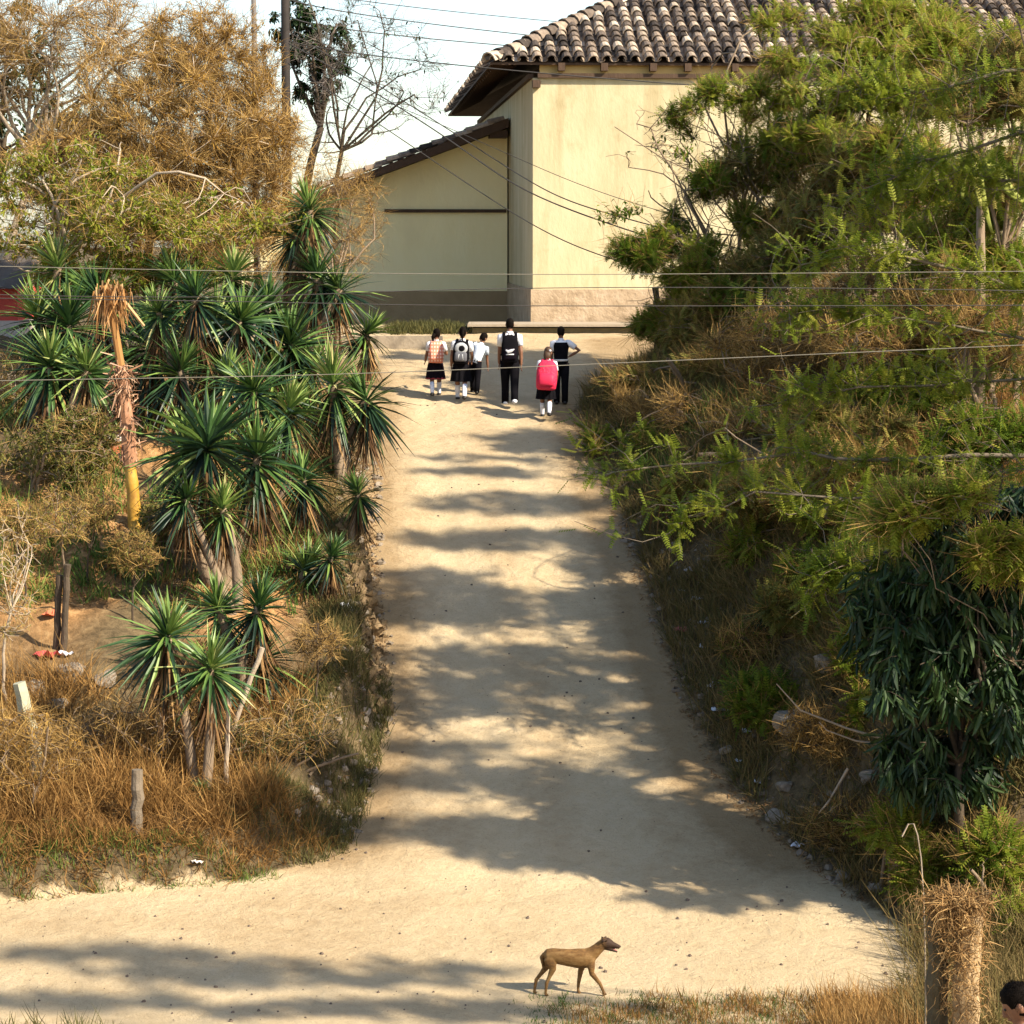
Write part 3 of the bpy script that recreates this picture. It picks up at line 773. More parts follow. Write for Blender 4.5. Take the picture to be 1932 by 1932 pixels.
plant('leafy_bush', 'green leafy bush in the yard left of the yellow trunk', 'bush', b, b + [0, 0, .35], [(b + [0, .3, .6], np.array([.95, .8, .5])), (b + [.7, 0, .4], np.array([.6, .6, .35]))],
      19, .03, (8, 40, 260), 'leaf', 'bark', stems=3, per=10, tmpl=LEAF, size=(.5, .9), leaf='olive', var=(0, .7), fine=3, fineL=(.1, .3))
b = gp(30, 780)
plant('leafy_bush', 'pale dry bush at the left edge beneath the yuccas', 'bush', b, b + [0, 0, .3], [(b + [0, .2, .6], np.array([.7, .7, .6]))],
      20, .03, (7, 35, 220), 'leaf', 'pale_bark', stems=3, per=8, tmpl=SMALL, size=(.7, 1.3), leaf='olive', var=(.3, 1), fine=5, fineL=(.1, .3))
b = gp(95, 1010) 
plant('thin_sapling', 'thin yellowish sapling over the two dark posts in the yard', 'sapling', gp(120, 1180), P(115, 1010, gp(120, 1180)[1]), [bl(110, 980, 75, 60, gp(120, 1180)[1])],
      21, .02, (6, 26, 120), 'leaf', 'bark', per=7, tmpl=SMALL, size=(.7, 1.2), leaf='olive', var=(.4, 1), fine=5, fineL=(.08, .2))
b = gp(20, 1330)
plant('thin_sapling', 'bare tangled sapling at the left edge beside the leaning pale post', 'sapling', b, P(22, 1150, b[1]), [bl(25, 1080, 50, 140, b[1])],
      22, .025, (7, 30, 110), 'bare', 'pale_bark', per=5, tmpl=SMALL, size=(.6, 1.0), leaf='olive', var=(.4, 1), fine=4, fineL=(.08, .25))

b = gp(300, 1470)
plant('dry_shrub', 'grey-brown dead shrub behind the nearest yucca and the dry grass', 'shrub', b, b + [0, 0, .3], [(b + [0, .2, .75], np.array([.9, .6, .65])), (b + [-.9, .2, .5], np.array([.6, .5, .4]))], 23, .025, (8, 45, 260), '', 'bark', stems=4, per=2, tmpl=SMALL, size=(.6, 1), leaf='dry_leaf', fine=7, fineL=(.1, .35), finer=.003, wob=.16)
b = gp(60, 1520)
plant('dry_shrub', 'golden dried bush at the left edge above the grassy corner', 'shrub', b, b + [0, 0, .3], [(b + [-.2, .2, .6], np.array([.8, .6, .6]))], 24, .02, (8, 40, 240), '', 'bark', stems=4, per=5, tmpl=SMALL, size=(.7, 1.2), leaf='dry_leaf', var=(.3, 1), fine=8, fineL=(.1, .35), finer=.003, wob=.16)
b = gp(560, 1440)
plant('dry_shrub', 'dark shaded bush on the left gutter slope by the road', 'shrub', b, b + [0, 0, .2], [(b + [0, .1, .4], np.array([.55, .6, .42])), (b + [-.5, -.3, .3], np.array([.5, .5, .35]))], 25, .02, (8, 40, 260), '', 'bark', stems=4, per=7, tmpl=SMALL, size=(.7, 1.2), leaf='dark_leaf', var=(.3, 1), fine=6, fineL=(.1, .3), finer=.003, wob=.16)
b = gp(150, 900)
plant('leafy_bush', 'dark green bush in the yard between the far left yuccas and the palm', 'bush', b, b + [0, 0, .3], [(b + [0, .2, .55], np.array([.7, .6, .5]))], 26, .03, (8, 40, 260), '', 'bark', stems=3, per=9, tmpl=LEAF, size=(.5, .9), leaf='olive', var=(0, .5), fine=4, fineL=(.1, .3))
b = gp(330, 1040)
plant('leafy_bush', 'low green bush between the palm foot and the largest yucca', 'bush', b, b + [0, 0, .2], [(b + [0, .2, .4], np.array([.6, .5, .38]))], 27, .02, (8, 40, 220), '', 'bark', stems=3, per=8, tmpl=LEAF, size=(.5, .9), leaf='olive', var=(0, .7), fine=3, fineL=(.1, .3))
for u_, v_, top_, sd_, lab_ in ((252, 1175, 1040, 111, 'thin dark sapling in the orange yard left of the nearest yucca'), (170, 1110, 960, 112, 'thin sapling in the yard between the dark posts and the palm'), (40, 1140, 985, 113, 'thin leafy sapling at the left edge of the orange yard'), (600, 1330, 1210, 114, 'leafless thin sapling on the stony cut by the left gutter')):
    b = gp(u_, v_); plant('thin_sapling', lab_, 'sapling', b, P(u_, (v_ + top_) / 2, b[1]), [bl(u_, top_, 52, 40, b[1])], sd_, .018, (6, 26, 130), '', 'dark_bark', per=(6 if sd_ < 114 else 0), tmpl=SMALL, size=(.7, 1.3), leaf='olive', var=(.1, .9), fine=6, fineL=(.08, .25))
b = ground(_e(230, 45.5), 45.5)
plant('leafy_bush', 'tall green bush filling the gap under the dry tree behind the yuccas', 'bush', b, P(230, 590, 45.5), [bl(230, 515, 110, 45, 45.5), bl(110, 540, 80, 45, 45), bl(360, 505, 90, 40, 45.5)], 131, .05, (9, 60, 420), '', 'bark', stems=3, per=10, tmpl=LEAF, size=(.7, 1.3), leaf='frond', var=(.1, .9), fine=5, fineL=(.12, .4), finer=.004)
# ---- yuccas
def yucca_crown(seed, n=150, off=0.0, gap=.35):
    rng = np.random.default_rng(seed); mb = MB()
    for i in range(n):
        az = i * 2.39996 + rng.normal() * .3
        t = (i + .5) / n                              # 0 old and low, 1 young and upright
        el = math.radians(-72 + 155 * t ** .8) + rng.normal() * .17
        L = (.78 + .25 * math.sin(math.pi * min(t * 1.15, 1))) * rng.uniform(.7, 1.12)
        if t > .93: L *= .75
        bend = .22 * (1 - t) + .05 + abs(rng.normal()) * .12 * (1 - t * .6)
        if rng.random() < gap * (.5 + .5 * math.sin(az + seed)): continue
        w = .062
        d = np.array([math.cos(az) * math.cos(el), math.sin(az) * math.cos(el), math.sin(el)])
        s = np.array([-math.sin(az), math.cos(az), 0]); nn = np.cross(s, d); nn = nn if nn[2] > 0 else -nn
        o = np.array([0, 0, -.22 + .3 * t]) + d * .03
        V = []
        for k, ww in ((0, .75), (.25, 1.0), (.6, .8), (1.0, .04)):
            c = o + d * L * k - np.array([0, 0, 1]) * bend * L * k * k
            V += [c - s * w * ww / 2 + nn * .014 * ww, c, c + s * w * ww / 2 + nn * .014 * ww]
        Fq = []
        for k in range(3):
            a = k * 3; Fq += [[a, a + 1, a + 4, a + 3], [a + 1, a + 2, a + 5, a + 4]]
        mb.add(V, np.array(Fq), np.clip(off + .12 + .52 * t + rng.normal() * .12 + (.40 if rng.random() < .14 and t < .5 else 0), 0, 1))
    return mb.mesh('crown', M['yucca'])
def yucca_skirt(seed, n=130):
    rng = np.random.default_rng(seed); mb = MB()
    az = rng.random(n) * 6.283; el = -rng.uniform(.9, 1.45, n)
    D = np.stack([np.cos(az) * np.cos(el), np.sin(az) * np.cos(el), np.sin(el)], 1)
    O = np.stack([np.cos(az) * .06, np.sin(az) * .06, rng.uniform(-.8, -.12, n)], 1)
    scatter(mb, *t_blade(1, .045, .08), O, frames(D, rng, np.array([0, 0, 1.0])), rng.uniform(.4, 1.0, n), rng.random(n))
    return mb.mesh('dead_leaves', M['dead'])
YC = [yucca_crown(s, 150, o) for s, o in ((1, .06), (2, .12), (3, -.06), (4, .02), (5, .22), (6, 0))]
YSK = [yucca_skirt(s) for s in (1, 2, 3)]
YG = 'yuccas along the left side of the road'
_yk = [0]
def yucca(label, base_uv, heads, base=None, tr=.07, skirt=True, lean=.3, name='yucca'):
    """heads: (u, v, radius in photo units)"""
    b = gp(*base_uv) if base is None else base
    root = thing(name, label, 'yucca', b, YG)
    rng = np.random.default_rng(100 + _yk[0]); d = b[1]
    for i, (u, v, r) in enumerate(heads):
        dd = d + rng.uniform(-.25, .25)
        h = P(u, v, dd) - b
        k = np.linspace(0, 1, 7)[:, None]
        st = np.array([rng.normal() * .08, rng.normal() * .08, -.2])
        pl = st + (h - st) * k + np.array([rng.normal() * .1, rng.normal() * .05, 0]) * np.sin(k * math.pi)
        m = MB(); tubes(m, pl[None], np.linspace(tr * 1.25, tr * .8, 7)[None] * rng.uniform(.8, 1.1), 8, rng.random(1)); m.build('trunk', M['bark'], root, True)
        s = r * dd / F / .86 * rng.uniform(.85, 1.18)
        tilt = Vector((rng.normal() * lean, rng.normal() * lean, rng.uniform(0, 6.28)))
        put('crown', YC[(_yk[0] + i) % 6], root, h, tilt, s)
        if skirt: put('dead_leaves', YSK[(_yk[0] + i) % 3], root, h, (0, 0, rng.uniform(0, 6)), s)
    _yk[0] += 1
    return root
yucca('nearest bright green double-headed yucca above the dry grass corner', (365, 1490), [(316, 1200, 96), (398, 1262, 92)], tr=.06)
yucca('dark blue-green yucca clump just behind the nearest yucca', (480, 1330), [(412, 1150, 88), (488, 1145, 92), (492, 1240, 80)])
yucca('largest twin-headed yucca with thick drooping dark skirts, beside the road', (410, 1110), [(392, 832, 128), (486, 860, 100), (350, 850, 90)], tr=.09)
yucca('light green yucca directly above the largest twin-headed yucca', (500, 960), [(480, 738, 88), (545, 772, 80)])
yucca('yucca with two heads leaning out over the bright road', (640, 900), [(628, 722, 100), (690, 752, 84)], tr=.08)
yucca('pale yellowish yucca on the bank above the stone face', (590, 1020), [(572, 900, 74)], tr=.06)
yucca('dark single-headed yucca leaning over the road edge, lowest on the verge', (655, 1030), [(676, 930, 72)], tr=.06)
yucca('twin-headed yucca at the far left, in front of the red house', (95, 800), [(72, 600, 78), (130, 612, 98)], tr=.09)
yucca('dark yucca head beside the hanging orange dead leaves', (210, 800), [(190, 560, 80)], tr=.08)
yucca('upright yucca right of the yellow trunk, in the back row', (285, 800), [(285, 645, 104), (240, 690, 70)])
yucca('yucca in the middle of the back row with bluish leaves', (400, 800), [(400, 628, 98), (452, 606, 92)], tr=.08)
yucca('pale leaved yucca in the back row left of the road', (560, 800), [(548, 650, 90), (590, 690, 70)], tr=.07)
yucca('yucca standing alone against the sunlit forecourt at the road top', (690, 720), [(692, 628, 70)], tr=.06)
yucca('tall yucca with long dark trunk rising beside the dry tree', (585, 740), [(585, 395, 80), (560, 440, 60)], tr=.11)
yucca('old yucca with brown hanging leaves below the tall yucca', (575, 760), [(600, 525, 84), (640, 545, 66)], tr=.12)
yucca('yucca half hidden behind the back row, under the dry tree', (330, 780), [(330, 528, 84), (440, 520, 70)], tr=.08)
yucca('yucca with drooping leaves at the upper left, below the yellow-green tree', (120, 760), [(110, 505, 86)], tr=.09)
yucca('dense dark yucca low in the middle of the back row', (330, 850), [(340, 700, 92), (430, 710, 84)], tr=.08)
yucca('shaggy dark yucca at the far left with its skirt near the ground', (130, 830), [(95, 690, 92), (165, 700, 80)], tr=.09)
yucca('yucca right of the hanging orange fronds, leaning right', (350, 820), [(300, 590, 78), (370, 560, 70)], tr=.08)
yucca('dark yucca behind the pale leaved one in the back row', (510, 800), [(505, 580, 84), (520, 700, 70)], tr=.08)
yucca('short dark yucca filling the gap behind the two leaning heads', (600, 850), [(590, 780, 74)], tr=.07)
yucca('dark drooping yucca under the largest twin-headed yucca', (450, 1150), [(420, 960, 84), (350, 940, 66)], tr=.07)
yucca('small young yucca at the foot of the nearest yucca', (385, 1520), [(382, 1495, 36)], tr=.03, skirt=False)
yucca('small ground-hugging yucca in the orange yard', (215, 1080), [(215, 1055, 52)], tr=.03, skirt=False)
yucca('dark bushy yucca overhanging the stone face by the gutter', (590, 1120), [(575, 1075, 70), (625, 1050, 56)], tr=.05)
yucca('small pale yucca on the shaded right bank', (1440, 1185), [(1440, 1160, 40)], tr=.03, skirt=False)
yucca('small pale green yucca beside the thin grey stakes', (435, 1400), [(440, 1385, 40)], tr=.03, skirt=False)

# ---- right bank shrubs and trees
def rplant(label, blobs, seed, base_xy=None, d=None, kind='acacia_shrub', style='green', r0=.05, n=(9, 66, 400), per=7, fine=6, **kw):
    c, r = blobs[0]
    d = c[1]
    x = c[0] if base_xy is None else base_xy[0]; y = d if base_xy is None else base_xy[1]
    b = ground(x, y)
    if b[2] > c[2] - .3: b = ground(x, y - .8)
    fork = b + (c - b) * .45; fork[2] = b[2] + max((c[2] - b[2]) * .45, .25)
    opt = dict(green=dict(leaf='frond', var=(.15, 1)), bright=dict(leaf='frond', var=(.4, 1)), deep=dict(leaf='frond', var=(.05, .65)), olive=dict(leaf='olive', var=(.1, .9)),
               brown=dict(leaf='dry_leaf', var=(0, .9), tmpl=SMALL, size=(.6, 1.3)))[style]
    opt.update(kw)
    return plant(kind, label, 'shrub' if 'shrub' in kind else 'tree', b, fork, blobs, seed, r0, n, '', 'bark', 'shrubs and small trees on the right bank', stems=2, per=per, fine=fine, fineL=(.12, .5), finer=.0036, wob=.18, cl=20, **opt)
rplant('feathery green tree in front of the roof, right of the exposed tiles', [bl(1440, 190, 80, 40, 47), bl(1500, 60, 90, 40, 47), bl(1470, 120, 70, 30, 47), bl(1400, 260, 60, 30, 47)], 31, style='bright', kind='acacia_tree', r0=.06, per=6, n=(9, 60, 260))
rplant('bright green feathery tree filling the top right, below the far tiles', [bl(1620, 170, 130, 50, 44), bl(1560, 250, 120, 40, 44), bl(1720, 110, 90, 40, 44), bl(1600, 90, 80, 30, 44), bl(1680, 260, 80, 35, 44)], 32, style='bright', kind='acacia_tree', r0=.07, n=(10, 90, 620), per=9)
rplant('yellow-green tree in the top right corner', [bl(1830, 90, 130, 45, 41), bl(1900, 200, 90, 50, 41), bl(1780, 190, 90, 40, 41), bl(1870, 310, 90, 40, 41)], 33, style='bright', kind='acacia_tree', r0=.07, n=(10, 90, 560), per=8, fine=7)
rplant('sparse shrub with dark leaves silhouetted on the cream wall', [bl(1290, 300, 110, 110, 45.5), bl(1210, 250, 80, 80, 45.5), bl(1190, 420, 60, 60, 45), bl(1200, 520, 40, 40, 45)], 34, base_xy=(_e(1400, 45), 45), style='deep', r0=.05, n=(8, 34, 110), per=3, fine=1, tmpl=LEAF, size=(.7, 1.2), spread=.6)
rplant('dark green shrub masking the right end of the cream wall', [bl(1320, 480, 110, 60, 44.5), bl(1290, 550, 70, 40, 44), bl(1390, 420, 80, 40, 45), bl(1250, 440, 50, 30, 44.5)], 35, style='green', n=(9, 60, 330), per=8)
rplant('mixed green shrub below the roof eave, behind the dark shrub', [bl(1460, 330, 120, 45, 46), bl(1380, 330, 70, 35, 46)], 36, style='olive', per=5, n=(9, 50, 220))
rplant('olive tangled shrub in the middle of the right thicket', [bl(1590, 420, 120, 100, 42.5), bl(1500, 470, 90, 70, 43)], 37, style='olive', fine=7)
rplant('brown withered shrub high on the right, left of the yellow leaf strap', [bl(1720, 420, 120, 110, 41), bl(1680, 520, 100, 70, 41)], 38, style='brown', fine=8, per=5)
rplant('green shrub at the right edge with long hanging leaves', [bl(1880, 420, 100, 100, 39), bl(1910, 540, 70, 80, 38)], 39, style='green', per=6, fine=4)
rplant('olive shrub above the dark fence post at the road corner', [bl(1360, 600, 100, 70, 43.5), bl(1290, 620, 50, 50, 43.5)], 40, style='olive', fine=7)
rplant('orange-brown dried shrub in the middle of the right thicket', [bl(1530, 590, 130, 80, 41.5), bl(1640, 560, 90, 60, 41)], 41, style='brown', fine=9, per=6)
rplant('yellowish shrub behind the long horizontal bare branch', [bl(1760, 600, 130, 80, 39), bl(1850, 680, 90, 60, 38)], 42, style='olive', fine=7, per=7)
rplant('grey-brown tangle of twigs spilling to the road top corner', [bl(1290, 720, 90, 55, 42.5), bl(1210, 735, 60, 40, 43), bl(1380, 700, 90, 60, 42)], 43, style='olive', fine=10, per=4)
rplant('withered shrub below the orange-brown one on the right slope', [bl(1500, 730, 120, 70, 40), bl(1600, 690, 90, 60, 40)], 44, style='brown', fine=9, per=4)
rplant('green shrub on the right slope with upright blades', [bl(1720, 740, 110, 70, 37.5), bl(1800, 770, 90, 60, 37)], 45, style='green', fine=5)
rplant('low green branchy shrub leaning over the road edge', [bl(1180, 830, 90, 45, 41), bl(1280, 830, 90, 45, 40.5)], 46, base_xy=(_e(1330, 40.5), 40.5), style='green', r0=.04, n=(7, 40, 200), per=6)
rplant('tan twiggy shrub above the hanging dead fronds', [bl(1400, 830, 110, 60, 39), bl(1330, 780, 80, 50, 40)], 47, style='brown', fine=9, per=4)
rplant('olive shrub above the bright green sprig on the right', [bl(1620, 830, 120, 65, 36.5), bl(1560, 900, 80, 50, 36)], 48, style='olive', fine=7)
rplant('bright green sprigs in front of the dark drooping tree', [bl(1640, 960, 90, 45, 33), bl(1660, 1010, 50, 30, 33), bl(1540, 960, 60, 30, 33.5)], 49, style='bright', r0=.035, n=(7, 40, 200), per=7)
rplant('dark green shrub at the right edge under the bare branches', [bl(1880, 810, 90, 80, 34), bl(1800, 870, 80, 50, 34)], 50, style='deep', fine=4, per=8)
rplant('low bush of pale green on the right bank', [bl(1640, 1230, 60, 70, 30.5), bl(1620, 1330, 40, 60, 30)], 51, style='green', r0=.03, n=(7, 36, 220), per=6)
rplant('bright yellow-green bush at the foot of the drooping tree', [bl(1680, 1560, 70, 40, 27.6), bl(1720, 1640, 60, 50, 27.2)], 52, style='bright', r0=.03, n=(7, 36, 200), per=6)
rplant('green bush behind the posts at the lower right', [bl(1880, 1640, 70, 70, 26.6), bl(1900, 1760, 60, 70, 26)], 53, style='green', r0=.03, n=(7, 36, 240), per=6, fine=5)
rplant('shaded green shrub on the bank beneath the bare branches', [bl(1480, 1010, 110, 60, 35), bl(1400, 990, 60, 40, 36)], 54, style='green', r0=.03, n=(7, 40, 240), per=6, fine=5)

rplant('feathery green shrub against the far right tiles', [bl(1720, 60, 110, 60, 45), bl(1650, 40, 70, 50, 45)], 81, style='bright', kind='acacia_tree', r0=.06, per=8, n=(9, 70, 460))
rplant('feathery green tree hiding the right half of the wall below the eave', [bl(1560, 330, 120, 55, 45.5), bl(1640, 290, 100, 45, 45), bl(1500, 270, 80, 35, 46)], 91, style='green', kind='acacia_tree', r0=.06, per=9, n=(9, 80, 520))
rplant('yellow-green tree leaning left from the upper right edge', [bl(1760, 340, 120, 60, 40.5), bl(1860, 400, 100, 60, 40), bl(1700, 280, 80, 40, 41)], 92, style='bright', kind='acacia_tree', r0=.06, per=8, n=(9, 80, 520), fine=7)
rplant('tall olive tree with bare twigs at the top right edge', [bl(1900, 60, 80, 60, 38), bl(1850, 180, 100, 60, 38), bl(1920, 330, 70, 70, 38)], 93, style='olive', kind='acacia_tree', r0=.07, per=7, n=(9, 80, 420), fine=10)
rplant('olive shrub under the bright green tree on the upper right', [bl(1660, 330, 120, 80, 43), bl(1580, 340, 80, 60, 43.5)], 82, style='olive', fine=7, per=6)
rplant('green shrub in the upper middle of the right thicket', [bl(1480, 410, 110, 50, 44.5), bl(1440, 500, 90, 40, 44)], 83, style='olive', per=6, fine=8, n=(9, 60, 280))
rplant('bright shrub right of the withered shrub, under the hanging straps', [bl(1820, 520, 100, 80, 38.5), bl(1760, 480, 70, 60, 39)], 84, style='bright', per=6, fine=5)
rplant('straw-brown shrub at the right edge over the bare limbs', [bl(1880, 620, 80, 80, 36.5), bl(1800, 640, 70, 60, 37)], 85, style='brown', fine=9, per=5)
rplant('deep green shrub low in the middle of the right thicket', [bl(1420, 560, 90, 60, 43), bl(1470, 640, 80, 60, 42)], 86, style='deep', fine=5, per=6)
rplant('pale olive shrub low on the right slope above the dead fronds', [bl(1450, 790, 90, 60, 38.5), bl(1540, 810, 90, 60, 38)], 87, style='olive', fine=9, per=5)
rplant('brown twiggy shrub right of the low green branchy shrub', [bl(1270, 780, 80, 45, 41.5), bl(1200, 770, 50, 40, 42)], 88, style='brown', fine=9, per=4)
rplant('shaded olive bush on the upper right bank over the pale rocks', [bl(1340, 930, 80, 50, 37), bl(1420, 930, 80, 50, 36.5)], 89, style='olive', fine=7, per=5)
rplant('green bush left of the top of the drooping tree', [bl(1570, 1090, 80, 60, 32.5), bl(1520, 1060, 70, 50, 33)], 90, style='deep', fine=5, per=6, r0=.03, n=(7, 40, 260))
for q_, (u_, v_, sd_, lab_) in enumerate([(1420, 1250, 101, 'low dark creeper on the right bank above the gutter'), (1500, 1180, 102, 'grey-green low bush on the right bank beside the small pale yucca'), (1540, 1420, 103, 'low tangled bush on the right bank above the largest boulder'), (1440, 1360, 104, 'brown low bush on the right bank midway along the sunlit stripes'), (1590, 1600, 105, 'low weedy bush at the bend of the right gutter')]):
    b = gp(u_, v_); plant('low_bush', lab_, 'bush', b, b + [0, 0, .15], [(b + [0, .05, .28], np.array([.5, .45, .3])), (b + [.3, -.25, .1], np.array([.4, .35, .25]))], sd_, .015, (8, 40, 220), '', 'dark_bark', 'low bushes on the right bank', stems=3, per=7, tmpl=(FROND if q_ % 2 else SMALL), size=(.7, 1.2), leaf=('frond', 'olive', 'dry_leaf')[q_ % 3], var=(.1, .7), fine=6, fineL=(.1, .35), finer=.003, wob=.16)
def straps():
    b = ground(P(1850, 500, 37)[0], 37.0); root = thing('banana_plant', 'plant with long yellow-green strap leaves hanging in the upper right thicket', 'banana plant', b); rng = np.random.default_rng(12)
    q = lambda u, v: P(u, v, 37.0) - b
    m = MB(); loft(m, [(0, 0, -.2), q(1855, 450) * .6, q(1850, 330)], [.11, .09, .05], 9); m.build('stem', M['bark'], root, True)
    for pts, w in (([(1850, 330), (1828, 295), (1815, 330), (1810, 375)], .05), ([(1850, 330), (1835, 300), (1838, 345), (1845, 390)], .045), ([(1850, 330), (1868, 310), (1890, 345), (1925, 380)], .09), ([(1850, 330), (1842, 310), (1850, 370), (1866, 440)], .05), ([(1850, 330), (1880, 285), (1920, 275), (1950, 290)], .07)):
        pl = np.array([q(*p) for p in pts]); t = np.linspace(0, 1, 4); tt = np.linspace(0, 1, 14); pl = np.stack([np.polyval(np.polyfit(t, pl[:, k], 3), tt) for k in range(3)], 1)
        pl[:, 1] -= .25 * tt; m = MB(); loft(m, pl, [(w * (.35 + math.sin(math.pi * min(x * .9 + .08, 1)) * .9), .006) for x in tt], 8, var=.3 + .5 * rng.random()); m.build('leaf', mat_var('strap_leaf', [(.12, .17, .02), (.32, .33, .06), (.46, .42, .10)], .5, .3), root, True)
straps()
rplant('twiggy screen of pale bare stems low over the right bank', [bl(1430, 940, 120, 45, 34.5), bl(1560, 900, 110, 45, 34.5), bl(1350, 880, 90, 35, 36)], 121, base_xy=(_e(1640, 34.5), 34.5), style='olive', r0=.03, n=(9, 60, 320), per=5, fine=11)
rplant('golden brown twiggy shrub in the centre of the right thicket', [bl(1420, 660, 110, 50, 40.5), bl(1560, 650, 110, 50, 40)], 122, style='brown', fine=11, per=6)
rplant('straw coloured shrub between the two horizontal bare branches', [bl(1650, 640, 110, 50, 37.5), bl(1780, 560, 100, 50, 37.5)], 123, style='brown', fine=11, per=6, r0=.03)
rplant('yellow-green sprays hanging over the drooping tree', [bl(1800, 950, 120, 40, 26.2), bl(1900, 1040, 80, 45, 26.2), bl(1700, 990, 70, 30, 26.4)], 124, base_xy=(_e(2190, 26.6), 26.6), style='bright', r0=.016, n=(8, 50, 300), per=8, fine=6)
rplant('dark green leafy branches reaching left across the cream wall', [bl(1270, 420, 75, 35, 44.8), bl(1220, 480, 60, 30, 44.5), bl(1330, 360, 80, 35, 45), bl(1230, 560, 50, 30, 44)], 141, base_xy=(_e(1360, 44.5), 44.5), style='deep', r0=.035, n=(9, 46, 230), per=8, fine=6)
rplant('bushy green shrub at the foot of the dark gate post', [bl(1260, 620, 55, 45, 45.2), bl(1300, 560, 60, 45, 45.2)], 142, style='green', r0=.03, n=(8, 46, 260), per=8, fine=5)
rplant('open feathery branches in front of the eave and upper wall', [bl(1390, 170, 60, 35, 46), bl(1360, 270, 80, 40, 46), bl(1300, 200, 60, 30, 46)], 143, base_xy=(_e(1480, 46), 46), style='green', r0=.035, n=(8, 40, 150), per=6, fine=4)
# dark drooping tree
b = ground(_e(1835, 27.2), 27.2)
plant('drooping_tree', 'dark glossy tree with long drooping leaves at the right edge', 'tree', b, P(1810, 1440, 27.2),
      [bl(1760, 1130, 140, 180, 27.2, 1.0), bl(1860, 1050, 110, 130, 27.4, 1.0), bl(1760, 1370, 95, 140, 27.0, .8), bl(1870, 1350, 90, 150, 27.2, .9), bl(1700, 1230, 90, 120, 27.1, .7), bl(1730, 1480, 60, 60, 27.0, .5), bl(1900, 960, 110, 80, 27.6, .8), bl(1930, 1220, 80, 180, 27.4, .8), bl(1690, 1090, 60, 50, 27.1, .4), bl(1650, 1170, 40, 60, 27.0, .4), bl(1660, 1310, 40, 60, 26.9, .4), bl(1700, 1440, 30, 50, 26.9, .3)],
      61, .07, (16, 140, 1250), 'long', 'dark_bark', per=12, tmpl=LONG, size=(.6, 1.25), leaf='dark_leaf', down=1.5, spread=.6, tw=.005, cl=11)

# tree outside the right edge whose bare limbs reach into the picture
M['grey_bark'] = mat_noise('grey_bark', [(.07, .055, .04), (.24, .19, .13)], 6, .9, .5, 6)
def limb_tree():
    b = ground(8.2, 29)
    root = thing('spreading_tree', 'tree beyond the right edge sending long bare pale limbs across the thicket', 'tree', b)
    rng = np.random.default_rng(77)
    m = MB(); tr = curve(np.zeros((1, 3)) + [0, 0, -.3], np.array([[.2, .3, 6.5]]), 8, rng, .05); tubes(m, tr, np.linspace(.2, .09, 8)[None], 10); m.build('trunk', M['bark'], root, True)
    L = [([(1990, 905), (1927, 927), (1839, 955), (1719, 1019), (1619, 1063), (1551, 1083)], 28, .036),
         ([(1990, 868), (1919, 883), (1759, 923), (1639, 939), (1439, 931), (1295, 975)], 30, .028),
         ([(1990, 855), (1927, 860), (1720, 866), (1599, 871), (1519, 855), (1415, 867), (1230, 885), (1159, 891)], 31, .032),
         ([(2000, 110), (1931, 128), (1815, 156), (1739, 176), (1679, 166), (1583, 174)], 31, .028),
         ([(2000, 225), (1931, 248), (1799, 288), (1719, 312), (1671, 352), (1640, 420)], 31, .026),
         ([(2000, 560), (1931, 548), (1839, 520), (1719, 486), (1611, 480), (1511, 500)], 30, .030),
         ([(2000, 655), (1900, 632), (1760, 608), (1631, 594), (1551, 592), (1487, 572)], 32, .022),
         ([(2000, 700), (1860, 720), (1740, 728), (1600, 735), (1500, 745)], 31, .022),
         ([(2000, 340), (1900, 345), (1830, 330), (1760, 345), (1700, 370)], 32, .018)]
    allp = []
    for pts, d, r in L:
        K = len(pts); pl = np.array([P(u, v, d + .5 * i / K) for i, (u, v) in enumerate(pts)]) - b
        pl = np.concatenate([np.array([[.1, .2, max(1.0, pl[0][2] - .8)]]), pl]); K += 1
        t = np.linspace(0, 1, K); tt = np.linspace(0, 1, 14)
        pl = np.stack([np.interp(tt, t, pl[:, k]) for k in range(3)], 1); pl[1:-1] += rng.normal(size=(12, 3)) * .015
        m = MB(); tubes(m, pl[None], np.linspace(r * 1.2, r * .3, 14)[None], 7)
        # side twigs
        n_ = 52; O = pl[rng.integers(4, 14, n_)]; D = nrm(pl[-1] - pl[5]) * .4 + rng.normal(size=(n_, 3)) * .4 + [0, 0, .05]
        E = O + D * rng.uniform(.3, 1.1, (n_, 1)); tw = curve(O, E, 5, rng, .16); tubes(m, tw, np.linspace(.007, .003, 5)[None], 4)
        m.build('limb', M['grey_bark'], root, True); allp.append(tw)
    m = MB(); leaves(m, np.concatenate(allp), rng, 14, FROND, (.5, 1.1), var=(.3, 1)); m.build('foliage', M['frond'], root)
    return root
limb_tree()
